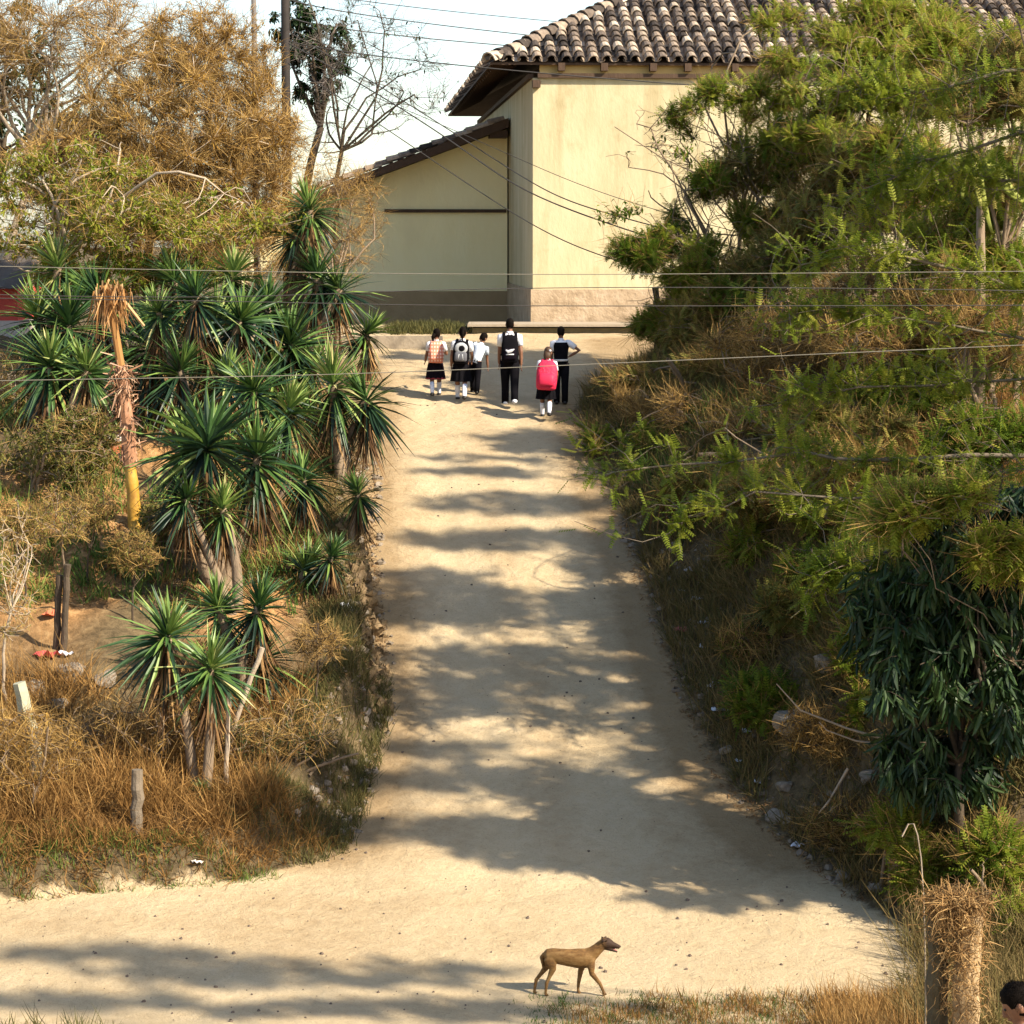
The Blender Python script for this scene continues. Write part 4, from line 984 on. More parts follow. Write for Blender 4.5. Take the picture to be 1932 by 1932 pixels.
# taller trees off the right edge; they shade the road
SX = math.cos(SUN_EL) * math.sin(SUN_AZ) / math.sin(SUN_EL); SY = -math.cos(SUN_EL) * math.cos(SUN_AZ) / math.sin(SUN_EL)   # horizontal run per metre of height
def shade(label, x, y, bands, seed, per=15, dens=28):
    """a tall tree whose layered crown throws bands of shade: (x centre, y on the ground, half width, half depth, x of the branch layer)"""
    b = ground(x, y); bs = []
    for xc, yc, rx, ry, xb in bands:
        h = (xb - xc) / SX
        bs.append((np.array([xb, yc + SY * h, float(road_z(yc)) + h]), np.array([rx, ry, .32])))
    area = sum(4 * r[0] * r[1] for c, r in bs)
    plant('shade_tree', label, 'tree', b, b + [0, 0, 3.2], bs, seed, .075, (3 * len(bs) + 2, int(12 * len(bs)), int(dens * area) + 30), '', 'bark', 'tall trees outside the right edge', per=per, tmpl=LEAF, size=(.8, 1.7), leaf='olive', fine=4, fineL=(.15, .5), finer=.004, tw=.004)
shade('tall tree standing outside the right edge, shading the near side of the road junction', 9.6, 19.0, [(-2.2, 25.4, 2.6, .45, 9.5), (-4.4, 26.0, 1.5, .3, 9.5), (-1.0, 24.3, 2.6, .35, 9.2), (-4.5, 24.6, 1.8, .25, 9.4)], 71)
shade('second tall tree outside the right edge, behind the posts', 10.2, 28.2, [(.7, 28.9, 1.6, .55, 8.9), (2.6, 27.6, 1.3, .5, 8.6), (-1.2, 29.5, 1.5, .45, 9.2), (-.3, 30.8, 2.0, .42, 8.9), (-2.5, 30.6, .9, .6, 9.6), (-3.2, 29.3, 1.0, .7, 9.7)], 72)
shade('third tall tree outside the right edge, behind the drooping tree', 9.6, 27.0, [(-.1, 33.1, 2.2, .75, 9.2), (-.9, 31.6, .9, .35, 9.4), (1.9, 31.8, .6, 1.3, 8.6), (1.7, 29.6, .5, .9, 8.4), (-2.6, 32.4, .9, .9, 9.8), (-2.8, 33.8, .7, .7, 9.9)], 73)
shade('fourth tall tree outside the right edge above the bare limbs', 9.9, 31.0, [(-.1, 35.7, 2.2, .70, 9.2), (-.2, 34.3, 1.4, .16, 9.2), (1.7, 34.6, .6, 1.3, 8.8), (-1.2, 36.7, .9, .2, 9.6), (-2.5, 35.4, .7, .9, 9.9)], 74)
shade('fifth tall tree outside the right edge, near the top of the thicket', 10.4, 34.5, [(-.2, 37.9, 2.0, .5, 9.5), (.1, 39.2, 1.9, .55, 9.5), (-.4, 40.5, 1.5, .2, 9.7), (1.5, 37.6, .6, 1.6, 9.2), (0, 42.2, 1.3, .12, 9.8), (-.6, 41.2, 1.1, .09, 9.8)], 75)

# ---- grass and litter (nobody could count these)
def grass(name, label, n, sampler, h, mat, seed, w=.012, var=(0, 1), lean=.45, bend=.35, cat='grass', tuft=6):
    rng = np.random.default_rng(seed)
    xy = sampler(n // tuft, rng); xy = np.repeat(xy, tuft, 0) + rng.normal(size=(len(xy) * tuft, 2)) * .05
    x, y = xy[:, 0], xy[:, 1]
    O = np.stack([x, y, TZ(x, y) - .02], 1); N = len(O)
    tl = np.repeat(rng.normal(size=(N // tuft, 3)) * lean * .6, tuft, 0)
    D = np.array([0, 0, 1.0]) + tl + rng.normal(size=(N, 3)) * lean * .5
    D[:, 2] = np.maximum(D[:, 2], .25)
    mb = MB()
    hh = np.repeat(rng.uniform(h[0], h[1], N // tuft), tuft) * rng.uniform(.6, 1.1, N)
    tv, tq = t_blade(1.0, 1.0, bend)
    R = frames(D, rng)
    # constant blade width regardless of height
    V = O[:, None, :] + (R[:, None, :, 0] * (tv[None, :, 0:1] * w)) + (R[:, None, :, 1] * (tv[None, :, 1:2] * hh[:, None, None])) + (R[:, None, :, 2] * (tv[None, :, 2:3] * hh[:, None, None]))
    Q = tq[None] + (np.arange(N) * 6)[:, None, None]
    cv = var[0] + (var[1] - var[0]) * np.clip(np.repeat(rng.random(N // tuft), tuft) * .65 + rng.random(N) * .35, 0, 1)
    mb.add(V.reshape(-1, 3), Q.reshape(-1, 4), np.repeat(cv, 6))
    o = mb.build(name, M[mat])
    return tag(o, label, cat, kind='stuff')
def s_band(y0, y1, side, a, b, dens=None):
    def f(n, rng):
        y = rng.uniform(y0, y1, n * 2); t = a + (b - a) * rng.random(n * 2) 
        x = x_right(y) + t if side > 0 else np.maximum(x_left(y), -9) - t
        k = vnoise(x * 1.1 + 5, y * 1.1) > (-.35 if dens is None else dens)
        return np.stack([x, y], 1)[k][:n]
    return f
def s_pix(us, vs):
    def f(n, rng):
        q = np.array([gp(rng.uniform(*us), rng.uniform(*vs))[:2] for _ in range(min(n, 260))])
        i = rng.integers(0, len(q), n); return q[i] + rng.normal(size=(n, 2)) * .12
    return f
grass('dry_grass', 'tall orange-brown dry grass on the left corner bank', 13500, s_band(28.3, 31.3, -1, .75, 6.5, -.1), (.3, .8), 'straw', 1, .010, (0, 1), .75, .5)
grass('dry_grass', 'short brown dry grass along the foot of the left corner', 20000, s_band(27.65, 29.2, -1, .1, 6.5, -.95), (.10, .42), 'straw', 2, .010, (0, .65), .8, .6)
grass('green_grass', 'short yellow-green grass fringe beside the sandy junction', 20000, s_band(27.1, 28.3, -1, -.2, 6.5, -.8), (.05, .17), 'green_grass', 3, .010)
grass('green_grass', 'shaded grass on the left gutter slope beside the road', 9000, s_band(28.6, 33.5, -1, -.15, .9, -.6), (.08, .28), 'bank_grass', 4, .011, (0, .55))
grass('dry_grass', 'sparse dry grass across the left yard', 7000, s_band(32.5, 44, -1, .8, 6.5, .1), (.1, .35), 'straw', 5, .012)
grass('green_grass', 'patchy green weeds across the left yard', 9000, s_band(32, 43, -1, .8, 6.5, -.1), (.1, .4), 'green_grass', 15, .022, (0, 1), .7, .5)
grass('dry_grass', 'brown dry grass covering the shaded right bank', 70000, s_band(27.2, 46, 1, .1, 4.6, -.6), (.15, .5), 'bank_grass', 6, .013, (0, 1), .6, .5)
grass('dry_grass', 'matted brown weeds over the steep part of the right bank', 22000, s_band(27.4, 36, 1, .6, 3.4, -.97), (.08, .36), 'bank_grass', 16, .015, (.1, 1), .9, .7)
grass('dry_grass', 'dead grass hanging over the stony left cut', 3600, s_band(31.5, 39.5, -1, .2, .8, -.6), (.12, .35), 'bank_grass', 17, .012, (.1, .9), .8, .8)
grass('green_grass', 'green weeds growing in patches on the right bank', 20000, s_band(27.2, 45, 1, .5, 4.8, .1), (.2, .5), 'green_grass', 7, .016, (0, .8), .7, .5)
grass('dry_grass', 'straw-coloured dry grass high on the right slope', 20000, s_band(33, 47, 1, 2.2, 7, -.2), (.4, .9), 'straw', 8, .012, (0, .9), .7, .5)
grass('dry_grass', 'dry brown grass strip in front of the dog', 9000, s_pix((1080, 1760), (1885, 2010)), (.06, .2), 'straw', 9, .008, (0, .8))
grass('green_grass', 'low shaded green turf under the dog', 7000, s_pix((1010, 1560), (1885, 1960)), (.03, .10), 'green_grass', 10, .008, (0, .5))
grass('dry_grass', 'taller straw tufts at the foot of the post by the lower right', 3600, s_pix((1560, 1760), (1900, 2000)), (.2, .42), 'straw', 11, .008, (.2, 1))
grass('dry_grass', 'tangled dry weeds behind the posts in the lower right corner', 6000, s_pix((1740, 1960), (1760, 1960)), (.3, .7), 'bank_grass', 12, .010, (.2, 1), .6)
grass('green_grass', 'low green verge at the foot of the building wing', 5000, s_pix((740, 868), (618, 630)), (.1, .26), 'bank_grass', 13, .02, (0, .45))
grass('dry_weed', 'dark weeds poking up at the bottom left corner', 500, s_pix((10, 200), (1945, 2010)), (.15, .36), 'bank_grass', 14, .012, (0, .5), .5)

def litter(name, label, n, sampler, size, mat, seed, flat=True, cat='leaf litter'):
    rng = np.random.default_rng(seed); xy = sampler(n, rng); n = len(xy)
    O = np.stack([xy[:, 0], xy[:, 1], TZ(xy[:, 0], xy[:, 1]) + .012], 1)
    D = rng.normal(size=(n, 3)); D[:, 2] *= .25
    mb = MB(); scatter(mb, *t_leaf(.12, .06, .02, 1), O, frames(D, rng, np.array([0, 0, 1.0])), rng.uniform(*size, n), rng.random(n))
    return tag(mb.build(name, M[mat]), label, cat, kind='stuff')
litter('leaf_litter', 'orange fallen leaves carpeting the left yard', 9000, s_band(32, 43, -1, .6, 6.5, -.3), (.5, 1.1), 'litter', 1)
litter('leaf_litter', 'fallen leaves gathered along the right gutter', 5000, s_band(27.5, 44, 1, -.15, .7, -.9), (.4, .8), 'litter', 2)
litter('leaf_litter', 'brown fallen leaves caught on the shaded right bank', 6000, s_band(27.5, 38, 1, .5, 3.5, -.9), (.4, 1.0), 'litter', 4)
litter('leaf_litter', 'fallen leaves gathered along the left gutter', 4000, s_band(29, 41, -1, -.15, .6, -.9), (.4, .8), 'litter', 3)

def stones(name, label, n, sampler, size, seed, mat='pebble'):
    rng = np.random.default_rng(seed); xy = sampler(n, rng); mb = MB()
    t = MB(); ball(t, (0, 0, 0), 1.0, sides=6, rings=4)
    tv = t.v[0] * [1, .8, .6] + rng.normal(size=t.v[0].shape) * .12; tq = t.f[0]
    O = np.stack([xy[:, 0], xy[:, 1], TZ(xy[:, 0], xy[:, 1]) + .005], 1); n = len(O)
    a = rng.random(n) * 6.28; R = np.zeros((n, 3, 3)); R[:, 0, 0] = np.cos(a); R[:, 0, 1] = -np.sin(a); R[:, 1, 0] = np.sin(a); R[:, 1, 1] = np.cos(a); R[:, 2, 2] = 1
    scatter(mb, tv, tq, O, R, size[0] + (size[1] - size[0]) * rng.random(n) ** 3, rng.random(n))
    return tag(mb.build(name, M[mat]), label, 'gravel', kind='stuff')
def s_road(y0, y1, xa=-6, xb=5):
    def f(n, rng):
        y = rng.uniform(y0, y1, n * 2); x = rng.uniform(xa, xb, n * 2)
        k = (x > x_left(y) + .1) & (x < x_right(y) - .1); return np.stack([x, y], 1)[k][:n]
    return f
stones('gravel', 'dark little stones strewn on the sandy junction', 230, s_road(23.6, 28), (.006, .032), 1)
stones('gravel', 'small stones on the climbing dirt road', 200, s_road(28, 45), (.006, .025), 2)
stones('rubble', 'pale broken stones along the right gutter', 420, s_band(27.4, 42, 1, -.1, .9, -.9), (.012, .09), 3, 'rubble')
stones('rubble', 'pale broken stones along the left gutter', 800, s_band(29, 41, -1, -.25, .5, -.9), (.012, .10), 4, 'rubble')

# ------------------------------------------------------------------ rocks, posts, scraps
def rock_mesh(seed):
    rng = np.random.default_rng(seed); m = MB(); ball(m, (0, 0, 0), 1.0, sides=16, rings=11)
    v = m.v[0]; dirs = nrm(rng.normal(size=(9, 3))); cut = rng.uniform(.55, .85, 9)
    for d, c in zip(dirs, cut):
        k = v @ d; v = v - np.maximum(k - c, 0)[:, None] * d
    v = v * (1 + .10 * vnoise(v[:, 0] * 2 + seed, v[:, 1] * 2 + v[:, 2] * 3)[:, None]) * [1, .8, .62]
    m.v[0] = v
    return m.mesh('boulder', M['rock'])
ROCKS = [rock_mesh(s) for s in (1, 2, 3, 4)]
RK = [(1497, 1372, .30, 'large pale boulder bulging from the shaded right bank, nearest the two bare twigs'), (1468, 1548, .19, 'pale flat rock low on the right bank beside the road bend'),
      (1592, 1540, .20, 'grey rock under the yellow-green bush at the foot of the drooping tree'), (1640, 1470, .17, 'rounded rock left of the drooping dark leaves'),
      (1590, 1660, .14, 'small pale rock where the right bank meets the sandy junction'), (1655, 1680, .12, 'lowest pale rock of the right gutter, nearest the tan post'),
      (1480, 1490, .15, 'rock midway down the right bank above the road bend'), (1370, 1420, .12, 'small rock in the right gutter beside the sunlit stripes'),
      (1275, 1035, .16, 'flat pale rock high in the right gutter beside the climbing road'), (1550, 1130, .20, 'grey rock in the upper right bank beneath the bare branch tip'),
      (1560, 1260, .22, 'mossy rock on the right bank left of the pale green bush'), (1400, 1300, .13, 'half buried rock in the middle of the right bank')]
for i, (u, v, s, lab) in enumerate(RK):
    g = gp(u, v); o = put('boulder', ROCKS[i % 4], None, g + [0, 0, s * .15], (random.uniform(-.3, .3), random.uniform(-.3, .3), random.uniform(0, 6)), s)
    tag(o, lab, 'rock', 'rocks on the right bank')
for i, (u, v, s, lab) in enumerate([(75, 1305, .22, 'dark boulder in the left yard, nearest the leaning pale post'), (135, 1280, .26, 'long dark boulder in the left yard below the two dark posts'), (110, 1335, .17, 'small dark boulder behind the tall dry grass'), (200, 1290, .2, 'dark boulder left of the nearest yucca')]):
    g = gp(u, v); o = put('boulder', ROCKS[(i + 1) % 4], None, g + [0, 0, s * .2], (0.1, .1, random.uniform(0, 6)), s); tag(o, lab, 'rock', 'rocks in the left yard')
def stone_face():
    root_xy = gp(610, 1290); m = MB(); rng = np.random.default_rng(8)
    for i in range(150):
        y = rng.uniform(32.6, 38.6); x = x_left(y) - rng.uniform(-.08, .42); z = TZ(x, y) + rng.uniform(-.2, .06)
        t = ROCKS[i % 4]; n = len(t.vertices); co = np.empty(n * 3); t.vertices.foreach_get('co', co); co = co.reshape(-1, 3)
        s = rng.uniform(.05, .2); a = rng.random() * 6.28; c, sn = math.cos(a), math.sin(a)
        Rz = np.array([[c, -sn, 0], [sn, c, 0], [0, 0, 1]])
        V = ((co + .16 * np.random.default_rng(i).normal(size=co.shape)) * s * [1, 1, 1.35]) @ Rz.T + np.array([x, y, z]) - root_xy
        for p in t.polygons: pass
        quads = np.array([list(p.vertices) for p in t.polygons if len(p.vertices) == 4]); m.add(V, quads)
    o = m.build('stone_wall', mat_noise('tan_stone', [(.07, .045, .022), (.18, .12, .06), (.34, .25, .15)], 4, .95, .8, 6), smooth=False); o.location = tuple(root_xy)
    tag(o, 'rough tan stone facing along the left verge under the yuccas', 'stone wall')
stone_face()

def post(name, label, cat, pts, d, r, mat, group=None, sides=10):
    pl = np.array([P(u, v, d) for u, v in pts]); b = pl[0].copy(); b[2] = min(b[2], float(TZ(b[0], b[1])))
    pl[0] = b - [0, 0, .15]; K = 9
    t = np.linspace(0, 1, len(pl)); tt = np.linspace(0, 1, K); pl = np.stack([np.polyval(np.polyfit(t, pl[:, k], len(pl) - 1), tt) for k in range(3)], 1)
    rng = np.random.default_rng(int(pts[0][0])); pl[1:-1] += rng.normal(size=(K - 2, 3)) * r * .14
    m = MB(); loft(m, pl - b, [r * k for k in rng.uniform(.9, 1.1, K)], sides)
    o = m.build(name, mat, None, False); o.location = tuple(b)
    return tag(o, label, cat, group)
gd = lambda u, v: float(gp(u, v)[1])
post('fence_post', 'left one of two dark upright posts in the orange yard', 'post', [(104, 1225), (112, 1085)], gd(104, 1225), .045, M['dark_bark'])
post('fence_post', 'right one of two dark upright posts in the orange yard', 'post', [(117, 1230), (128, 1065)], gd(117, 1230), .045, M['dark_bark'])
post('fence_post', 'pale leaning squared post in the dry grass at the left edge', 'post', [(72, 1470), (62, 1400), (36, 1288)], gd(72, 1480), .085, mat_noise('lichened_wood', [(.22, .22, .14), (.46, .44, .32)], 5, .9, .4), sides=6)
post('fence_post', 'short pale stub post standing in the dry corner grass', 'post', [(258, 1545), (259, 1452)], gd(258, 1575), .07, M['grey_bark'])
post('stake', 'tall grey stake leaning right behind the nearest yucca', 'stake', [(412, 1430), (455, 1330), (495, 1222)], gd(412, 1440), .035, M['pale_bark'])
post('stake', 'thin grey upright stake right of the nearest yucca trunk', 'stake', [(425, 1470), (432, 1310)], gd(425, 1480), .028, M['pale_bark'])
post('fence_post', 'dark old post in the lower right corner, left of the tan stump', 'post', [(1766, 2040), (1770, 1850), (1769, 1690)], 22.0, .095, mat_noise('mossy_post', [(.03, .026, .016), (.10, .08, .045), (.16, .14, .08)], 5, .95, .6))
post('tree_stump', 'tan weathered stump in the lower right corner, right of the dark post', 'stump', [(1822, 2040), (1824, 1860), (1826, 1700)], 21.8, .125, mat_noise('tan_stump', [(.20, .13, .06), (.36, .25, .13), (.46, .34, .2)], 5, .95, .6, 6, (1, 1, .3)))
post('fence_post', 'dark gate post at the top corner of the road in front of the wall', 'post', [(1237, 660), (1241, 600), (1236, 542)], 46.5, .06, M['dark_bark'])
post('reed_stem', 'pale dead reed stalk bending left above the dark post', 'reed', [(1752, 1690), (1738, 1620), (1702, 1578)], 22.2, .007, M['pale_bark'], sides=5)
def thatch():
    c = P(1812, 1705, 21.75); rng = np.random.default_rng(4); m = MB(); n = 2600
    t = rng.random(n) ** 3.2                      # thick at the top, thinning down the stump
    O = np.stack([c[0] + rng.normal(size=n) * (.13 - .05 * t) + .04 * t, c[1] + rng.normal(size=n) * .11, c[2] + .06 - t * 1.15 + rng.normal(size=n) * .03], 1)
    O[:, 0] -= .13 * (rng.random(n) < .3) * (t < .22)
    L = rng.uniform(.06, .24, n) * (1 - .4 * t)
    D = nrm(rng.normal(size=(n, 3)) * [.9, .9, .7] + [0, 0, -.15]) * L[:, None]
    tubes(m, np.stack([O, O + D * .55 + rng.normal(size=(n, 3)) * .015, O + D - [0, 0, .03]], 1) - c, np.array([[.0042, .0036, .002]]), 3, rng.random(n))
    o = m.build('dry_creeper', mat_var('rust_straw', [(.10, .055, .02), (.26, .145, .05), (.42, .27, .11)], .85)); o.location = tuple(c)
    tag(o, 'shaggy orange dried creeper draped over the tops of the two old posts', 'dry creeper')
thatch()
def branch(name, label, pts, d, r):
    pl = np.array([P(u, v, d) for u, v in pts]); o0 = pl[0].copy(); K = len(pl)
    m = MB(); tubes(m, (pl - o0)[None], np.linspace(r, r * .4, K)[None], 6); o = m.build(name, M['pale_bark'], None, True); o.location = tuple(o0); tag(o, label, 'dead branch', 'dead branches on the right bank')
branch('dead_branch', 'upper pale bare branch lying on the bank left of the drooping tree', [(1670, 1395), (1600, 1375), (1510, 1340), (1465, 1290)], 28.6, .018)
branch('dead_branch', 'lower pale bare branch lying on the bank left of the drooping tree', [(1670, 1405), (1615, 1398), (1560, 1378), (1545, 1362)], 28.5, .014)
branch('dead_branch', 'pale stick slanting down the bank over the rocks', [(1600, 1450), (1565, 1510), (1540, 1540)], 28.9, .02)

def palm():
    b = gp(255, 995); d = b[1]
    root = thing('withered_palm', 'slim palm with yellow ringed trunk and hanging orange dead fronds', 'palm', b)
    q = lambda u, v, dd=0: P(u, v, d + dd) - b
    m = MB(); pl = np.array([[0, 0, -.15], q(251, 930), q(245, 870)]); t = np.linspace(0, 1, 3); tt = np.linspace(0, 1, 13)
    pl = np.stack([np.interp(tt, t, pl[:, k]) for k in range(3)], 1); rr = [.105 * (1.10 if i in (4, 8) else 1) * (1 - .02 * i) for i in range(13)]
    loft(m, pl, rr, 12); m.build('trunk', mat_noise('yellow_trunk', [(.26, .13, .02, .3), (.42, .23, .03, .5), (.50, .31, .07, .7)], 3, .45, .15, 4, None, .4), root, True)
    m = MB(); pl = np.array([q(246, 880), q(240, 800), q(234, 740), q(228, 690)]); loft(m, pl, [.105, .10, .085, .06], 10)
    rng = np.random.default_rng(6); n = 420; k = rng.random(n) ** .8; O = np.stack([np.interp(k, np.linspace(0, 1, 4), pl[:, j]) for j in range(3)], 1) + rng.normal(size=(n, 3)) * .07
    D = rng.normal(size=(n, 3)) * .6 + [0, 0, -.7]; scatter(m, *t_leaf(.2, .07, .05, 1), O, frames(D, rng), rng.uniform(.5, 1.2, n), rng.random(n))
    m.build('bark_sheath', mat_var('rust_bark', [(.14, .07, .035), (.30, .15, .08), (.46, .31, .2)], .9, 0, .2, .9, 9), root)
    m = MB(); pl = np.array([q(228, 690), q(215, 610), q(210, 545)]); loft(m, pl, [.06, .055, .04], 8); 
    pl = np.array([q(208, 545), q(240, 575), q(272, 615)]); loft(m, pl, [.04, .03, .02], 6, var=.9); n = 240
    top = q(208, 545); O = top + rng.normal(size=(n, 3)) * [.10, .10, .05]; D = rng.normal(size=(n, 3)) * [.22, .22, .1] + [0, 0, -1]
    scatter(m, *t_blade(1, .05, .1), O, frames(D, rng), rng.uniform(.2, .66, n), rng.random(n))
    m.build('dead_fronds', mat_var('orange_dead', [(.14, .065, .02), (.36, .18, .06), (.56, .36, .18)], .9, .15), root)
palm()
def hanging_dead():
    b = gp(1300, 1010); b = ground(b[0] + .3, b[1] + .3)
    root = thing('dead_agave', 'withered agave with reddish-brown hanging leaves on the upper right bank', 'agave', b); rng = np.random.default_rng(9); n = 130; m = MB()
    top = P(1305, 930, b[1]) - b; O = top + rng.normal(size=(n, 3)) * [.22, .15, .08]; D = rng.normal(size=(n, 3)) * [.45, .4, .2] + [0, -.2, -1]
    scatter(m, *t_blade(1, .045, .2), O, frames(D, rng), rng.uniform(.4, .8, n), rng.random(n)); m.build('dead_leaves', M['dead'], root)
    m = MB(); loft(m, [(0, 0, -.2), tuple(top * .5), tuple(top)], [.12, .1, .08], 8); m.build('stem', M['bark'], root, True)
hanging_dead()

def scrap(u, v, s, c, label, group=None, name='litter_scrap', cat='litter'):
    g = gp(u, v); rng = np.random.default_rng(int(u * 7 + v)); m = MB(); n = 5; V = []
    for i in range(n):
        for j in range(n): V.append([(i / 4 - .5) * s * 1.3, (j / 4 - .5) * s, abs(rng.normal()) * s * .22])
    Fq = [[i * n + j, i * n + j + 1, (i + 1) * n + j + 1, (i + 1) * n + j] for i in range(n - 1) for j in range(n - 1)]
    V = np.array(V); m.add(np.concatenate([V, V - [0, 0, .006]]), np.array(Fq + [[a + 25, d_ + 25, c_ + 25, b_ + 25] for a, b_, c_, d_ in Fq]))
    key = 'scrap_%d_%d_%d' % tuple(int(k * 100) for k in c)
    if key not in M: M[key] = mat_flat('scrap', c, .6)
    o = m.build(name, M[key]); o.location = tuple(g + [0, 0, .02]); o.rotation_euler = (0, 0, rng.random() * 6); return tag(o, label, cat, group)
GW = 'white scraps of litter in the gutters'
for u, v in ((1262, 980), (1325, 1225), (1352, 1345), (1375, 1345), (1430, 1480), (1505, 1600), (1288, 1010), (1300, 1080), (1315, 1135), (1288, 1118), (1330, 1180), (1392, 1440), (640, 1125), (655, 1150), (648, 1195), (632, 1098), (665, 1205), (1410, 1385), (1345, 1300)):
    scrap(u, v, random.uniform(.07, .14), (.72, .72, .74), 'small crumpled white scrap of litter in the roadside gutter', GW)
scrap(1285, 1195, .16, (.62, .16, .16), 'pinkish red scrap of litter in the right gutter')
scrap(88, 1243, .26, (.72, .10, .09), 'bright red plastic bag dropped in the left yard', None, 'plastic_bag', 'plastic bag')
scrap(125, 1240, .14, (.75, .75, .75), 'white wrapper beside the bright red bag in the yard')
scrap(95, 1165, .18, (.55, .15, .07), 'dull red scrap at the foot of the two dark posts')
scrap(216, 860, .34, (.66, .22, .10), 'orange-red cloth lying beside the yellow palm trunk', None, 'cloth', 'cloth')
scrap(218, 838, .26, (.78, .66, .55), 'pale cloth lying above the orange-red cloth beside the palm', None, 'cloth', 'cloth')
scrap(370, 1633, .12, (.75, .70, .6), 'white scrap at the edge of the sandy junction below the dry grass')

# ------------------------------------------------------------------ people
SKIN = mat_noise('skin', [(.15, .065, .035), (.23, .11, .06)], 8, .55, 0, 3, None, .35)
HAIR = mat_noise('black_hair', [(.003, .0025, .002), (.010, .007, .005)], 40, .6, .3, 4, (1, 1, .2), .03)
BROWN_HAIR = mat_noise('brown_hair', [(.03, .016, .008), (.085, .045, .022)], 40, .5, .3, 4, (1, 1, .2))
WHITE = mat_noise('white_cotton', [(.66, .66, .68), (.82, .82, .84)], 9, .85, .25, 4)
BLUISH = mat_noise('bluish_white_cotton', [(.50, .57, .66), (.66, .73, .80)], 9, .85, .25, 4)
BLACK = mat_noise('black_cloth', [(.003, .003, .004), (.009, .008, .010)], 12, .95, .2, 4, None, .05)
NAVY = mat_noise('navy_cloth', [(.004, .003, .006), (.013, .009, .013)], 12, .95, .2, 4, None, .05)
REDHEM = mat_flat('dark_red_trim', (.22, .025, .03))
SHOE_B = mat_flat('black_leather', (.02, .018, .016), .4)
SHOE_W = mat_flat('white_canvas', (.70, .70, .72), .7)
SOCK = mat_flat('white_sock', (.72, .72, .75), .9)
EYE = mat_flat('eye', (.02, .015, .012), .2)

def hand(mb, wrist, dirv, side, s, curl=.35):
    d = np.array(dirv, float); d /= np.linalg.norm(d)
    fwd = np.array([0, 1.0, 0]) - d * d[1]; fwd = fwd / max(np.linalg.norm(fwd), 1e-6); pal = np.cross(d, fwd) * side
    w = np.array(wrist, float)
    loft(mb, [w, w + d * .025 * s, w + d * .06 * s, w + d * .082 * s], [(.020 * s, .016 * s), (.030 * s, .014 * s), (.036 * s, .013 * s), (.034 * s, .011 * s)], 8, fwd)
    for k, ln in zip((.026, .009, -.009, -.026), (.060, .068, .062, .048)):
        b = w + d * .072 * s + fwd * k * s; m1 = b + d * ln * .5 * s + pal * curl * .012 * s; e = b + d * ln * .88 * s + pal * curl * .05 * s
        loft(mb, [b, m1, e], [.0095 * s, .0088 * s, .0068 * s], 6, fwd)
    b = w + d * .024 * s + fwd * .028 * s; loft(mb, [b, b + d * .03 * s + fwd * .022 * s, b + d * .058 * s + fwd * .026 * s + pal * .012 * s], [.011 * s, .0095 * s, .007 * s], 6, d)

def rotx(v, a): c, s = math.cos(a), math.sin(a); return np.array([v[0], v[1] * c - v[2] * s, v[1] * s + v[2] * c])
def adir(pitch, out, side):
    """limb direction: pitch forward (radians from straight down), out sideways"""
    return np.array([side * math.sin(out), math.sin(pitch) * math.cos(out), -math.cos(pitch) * math.cos(out)])

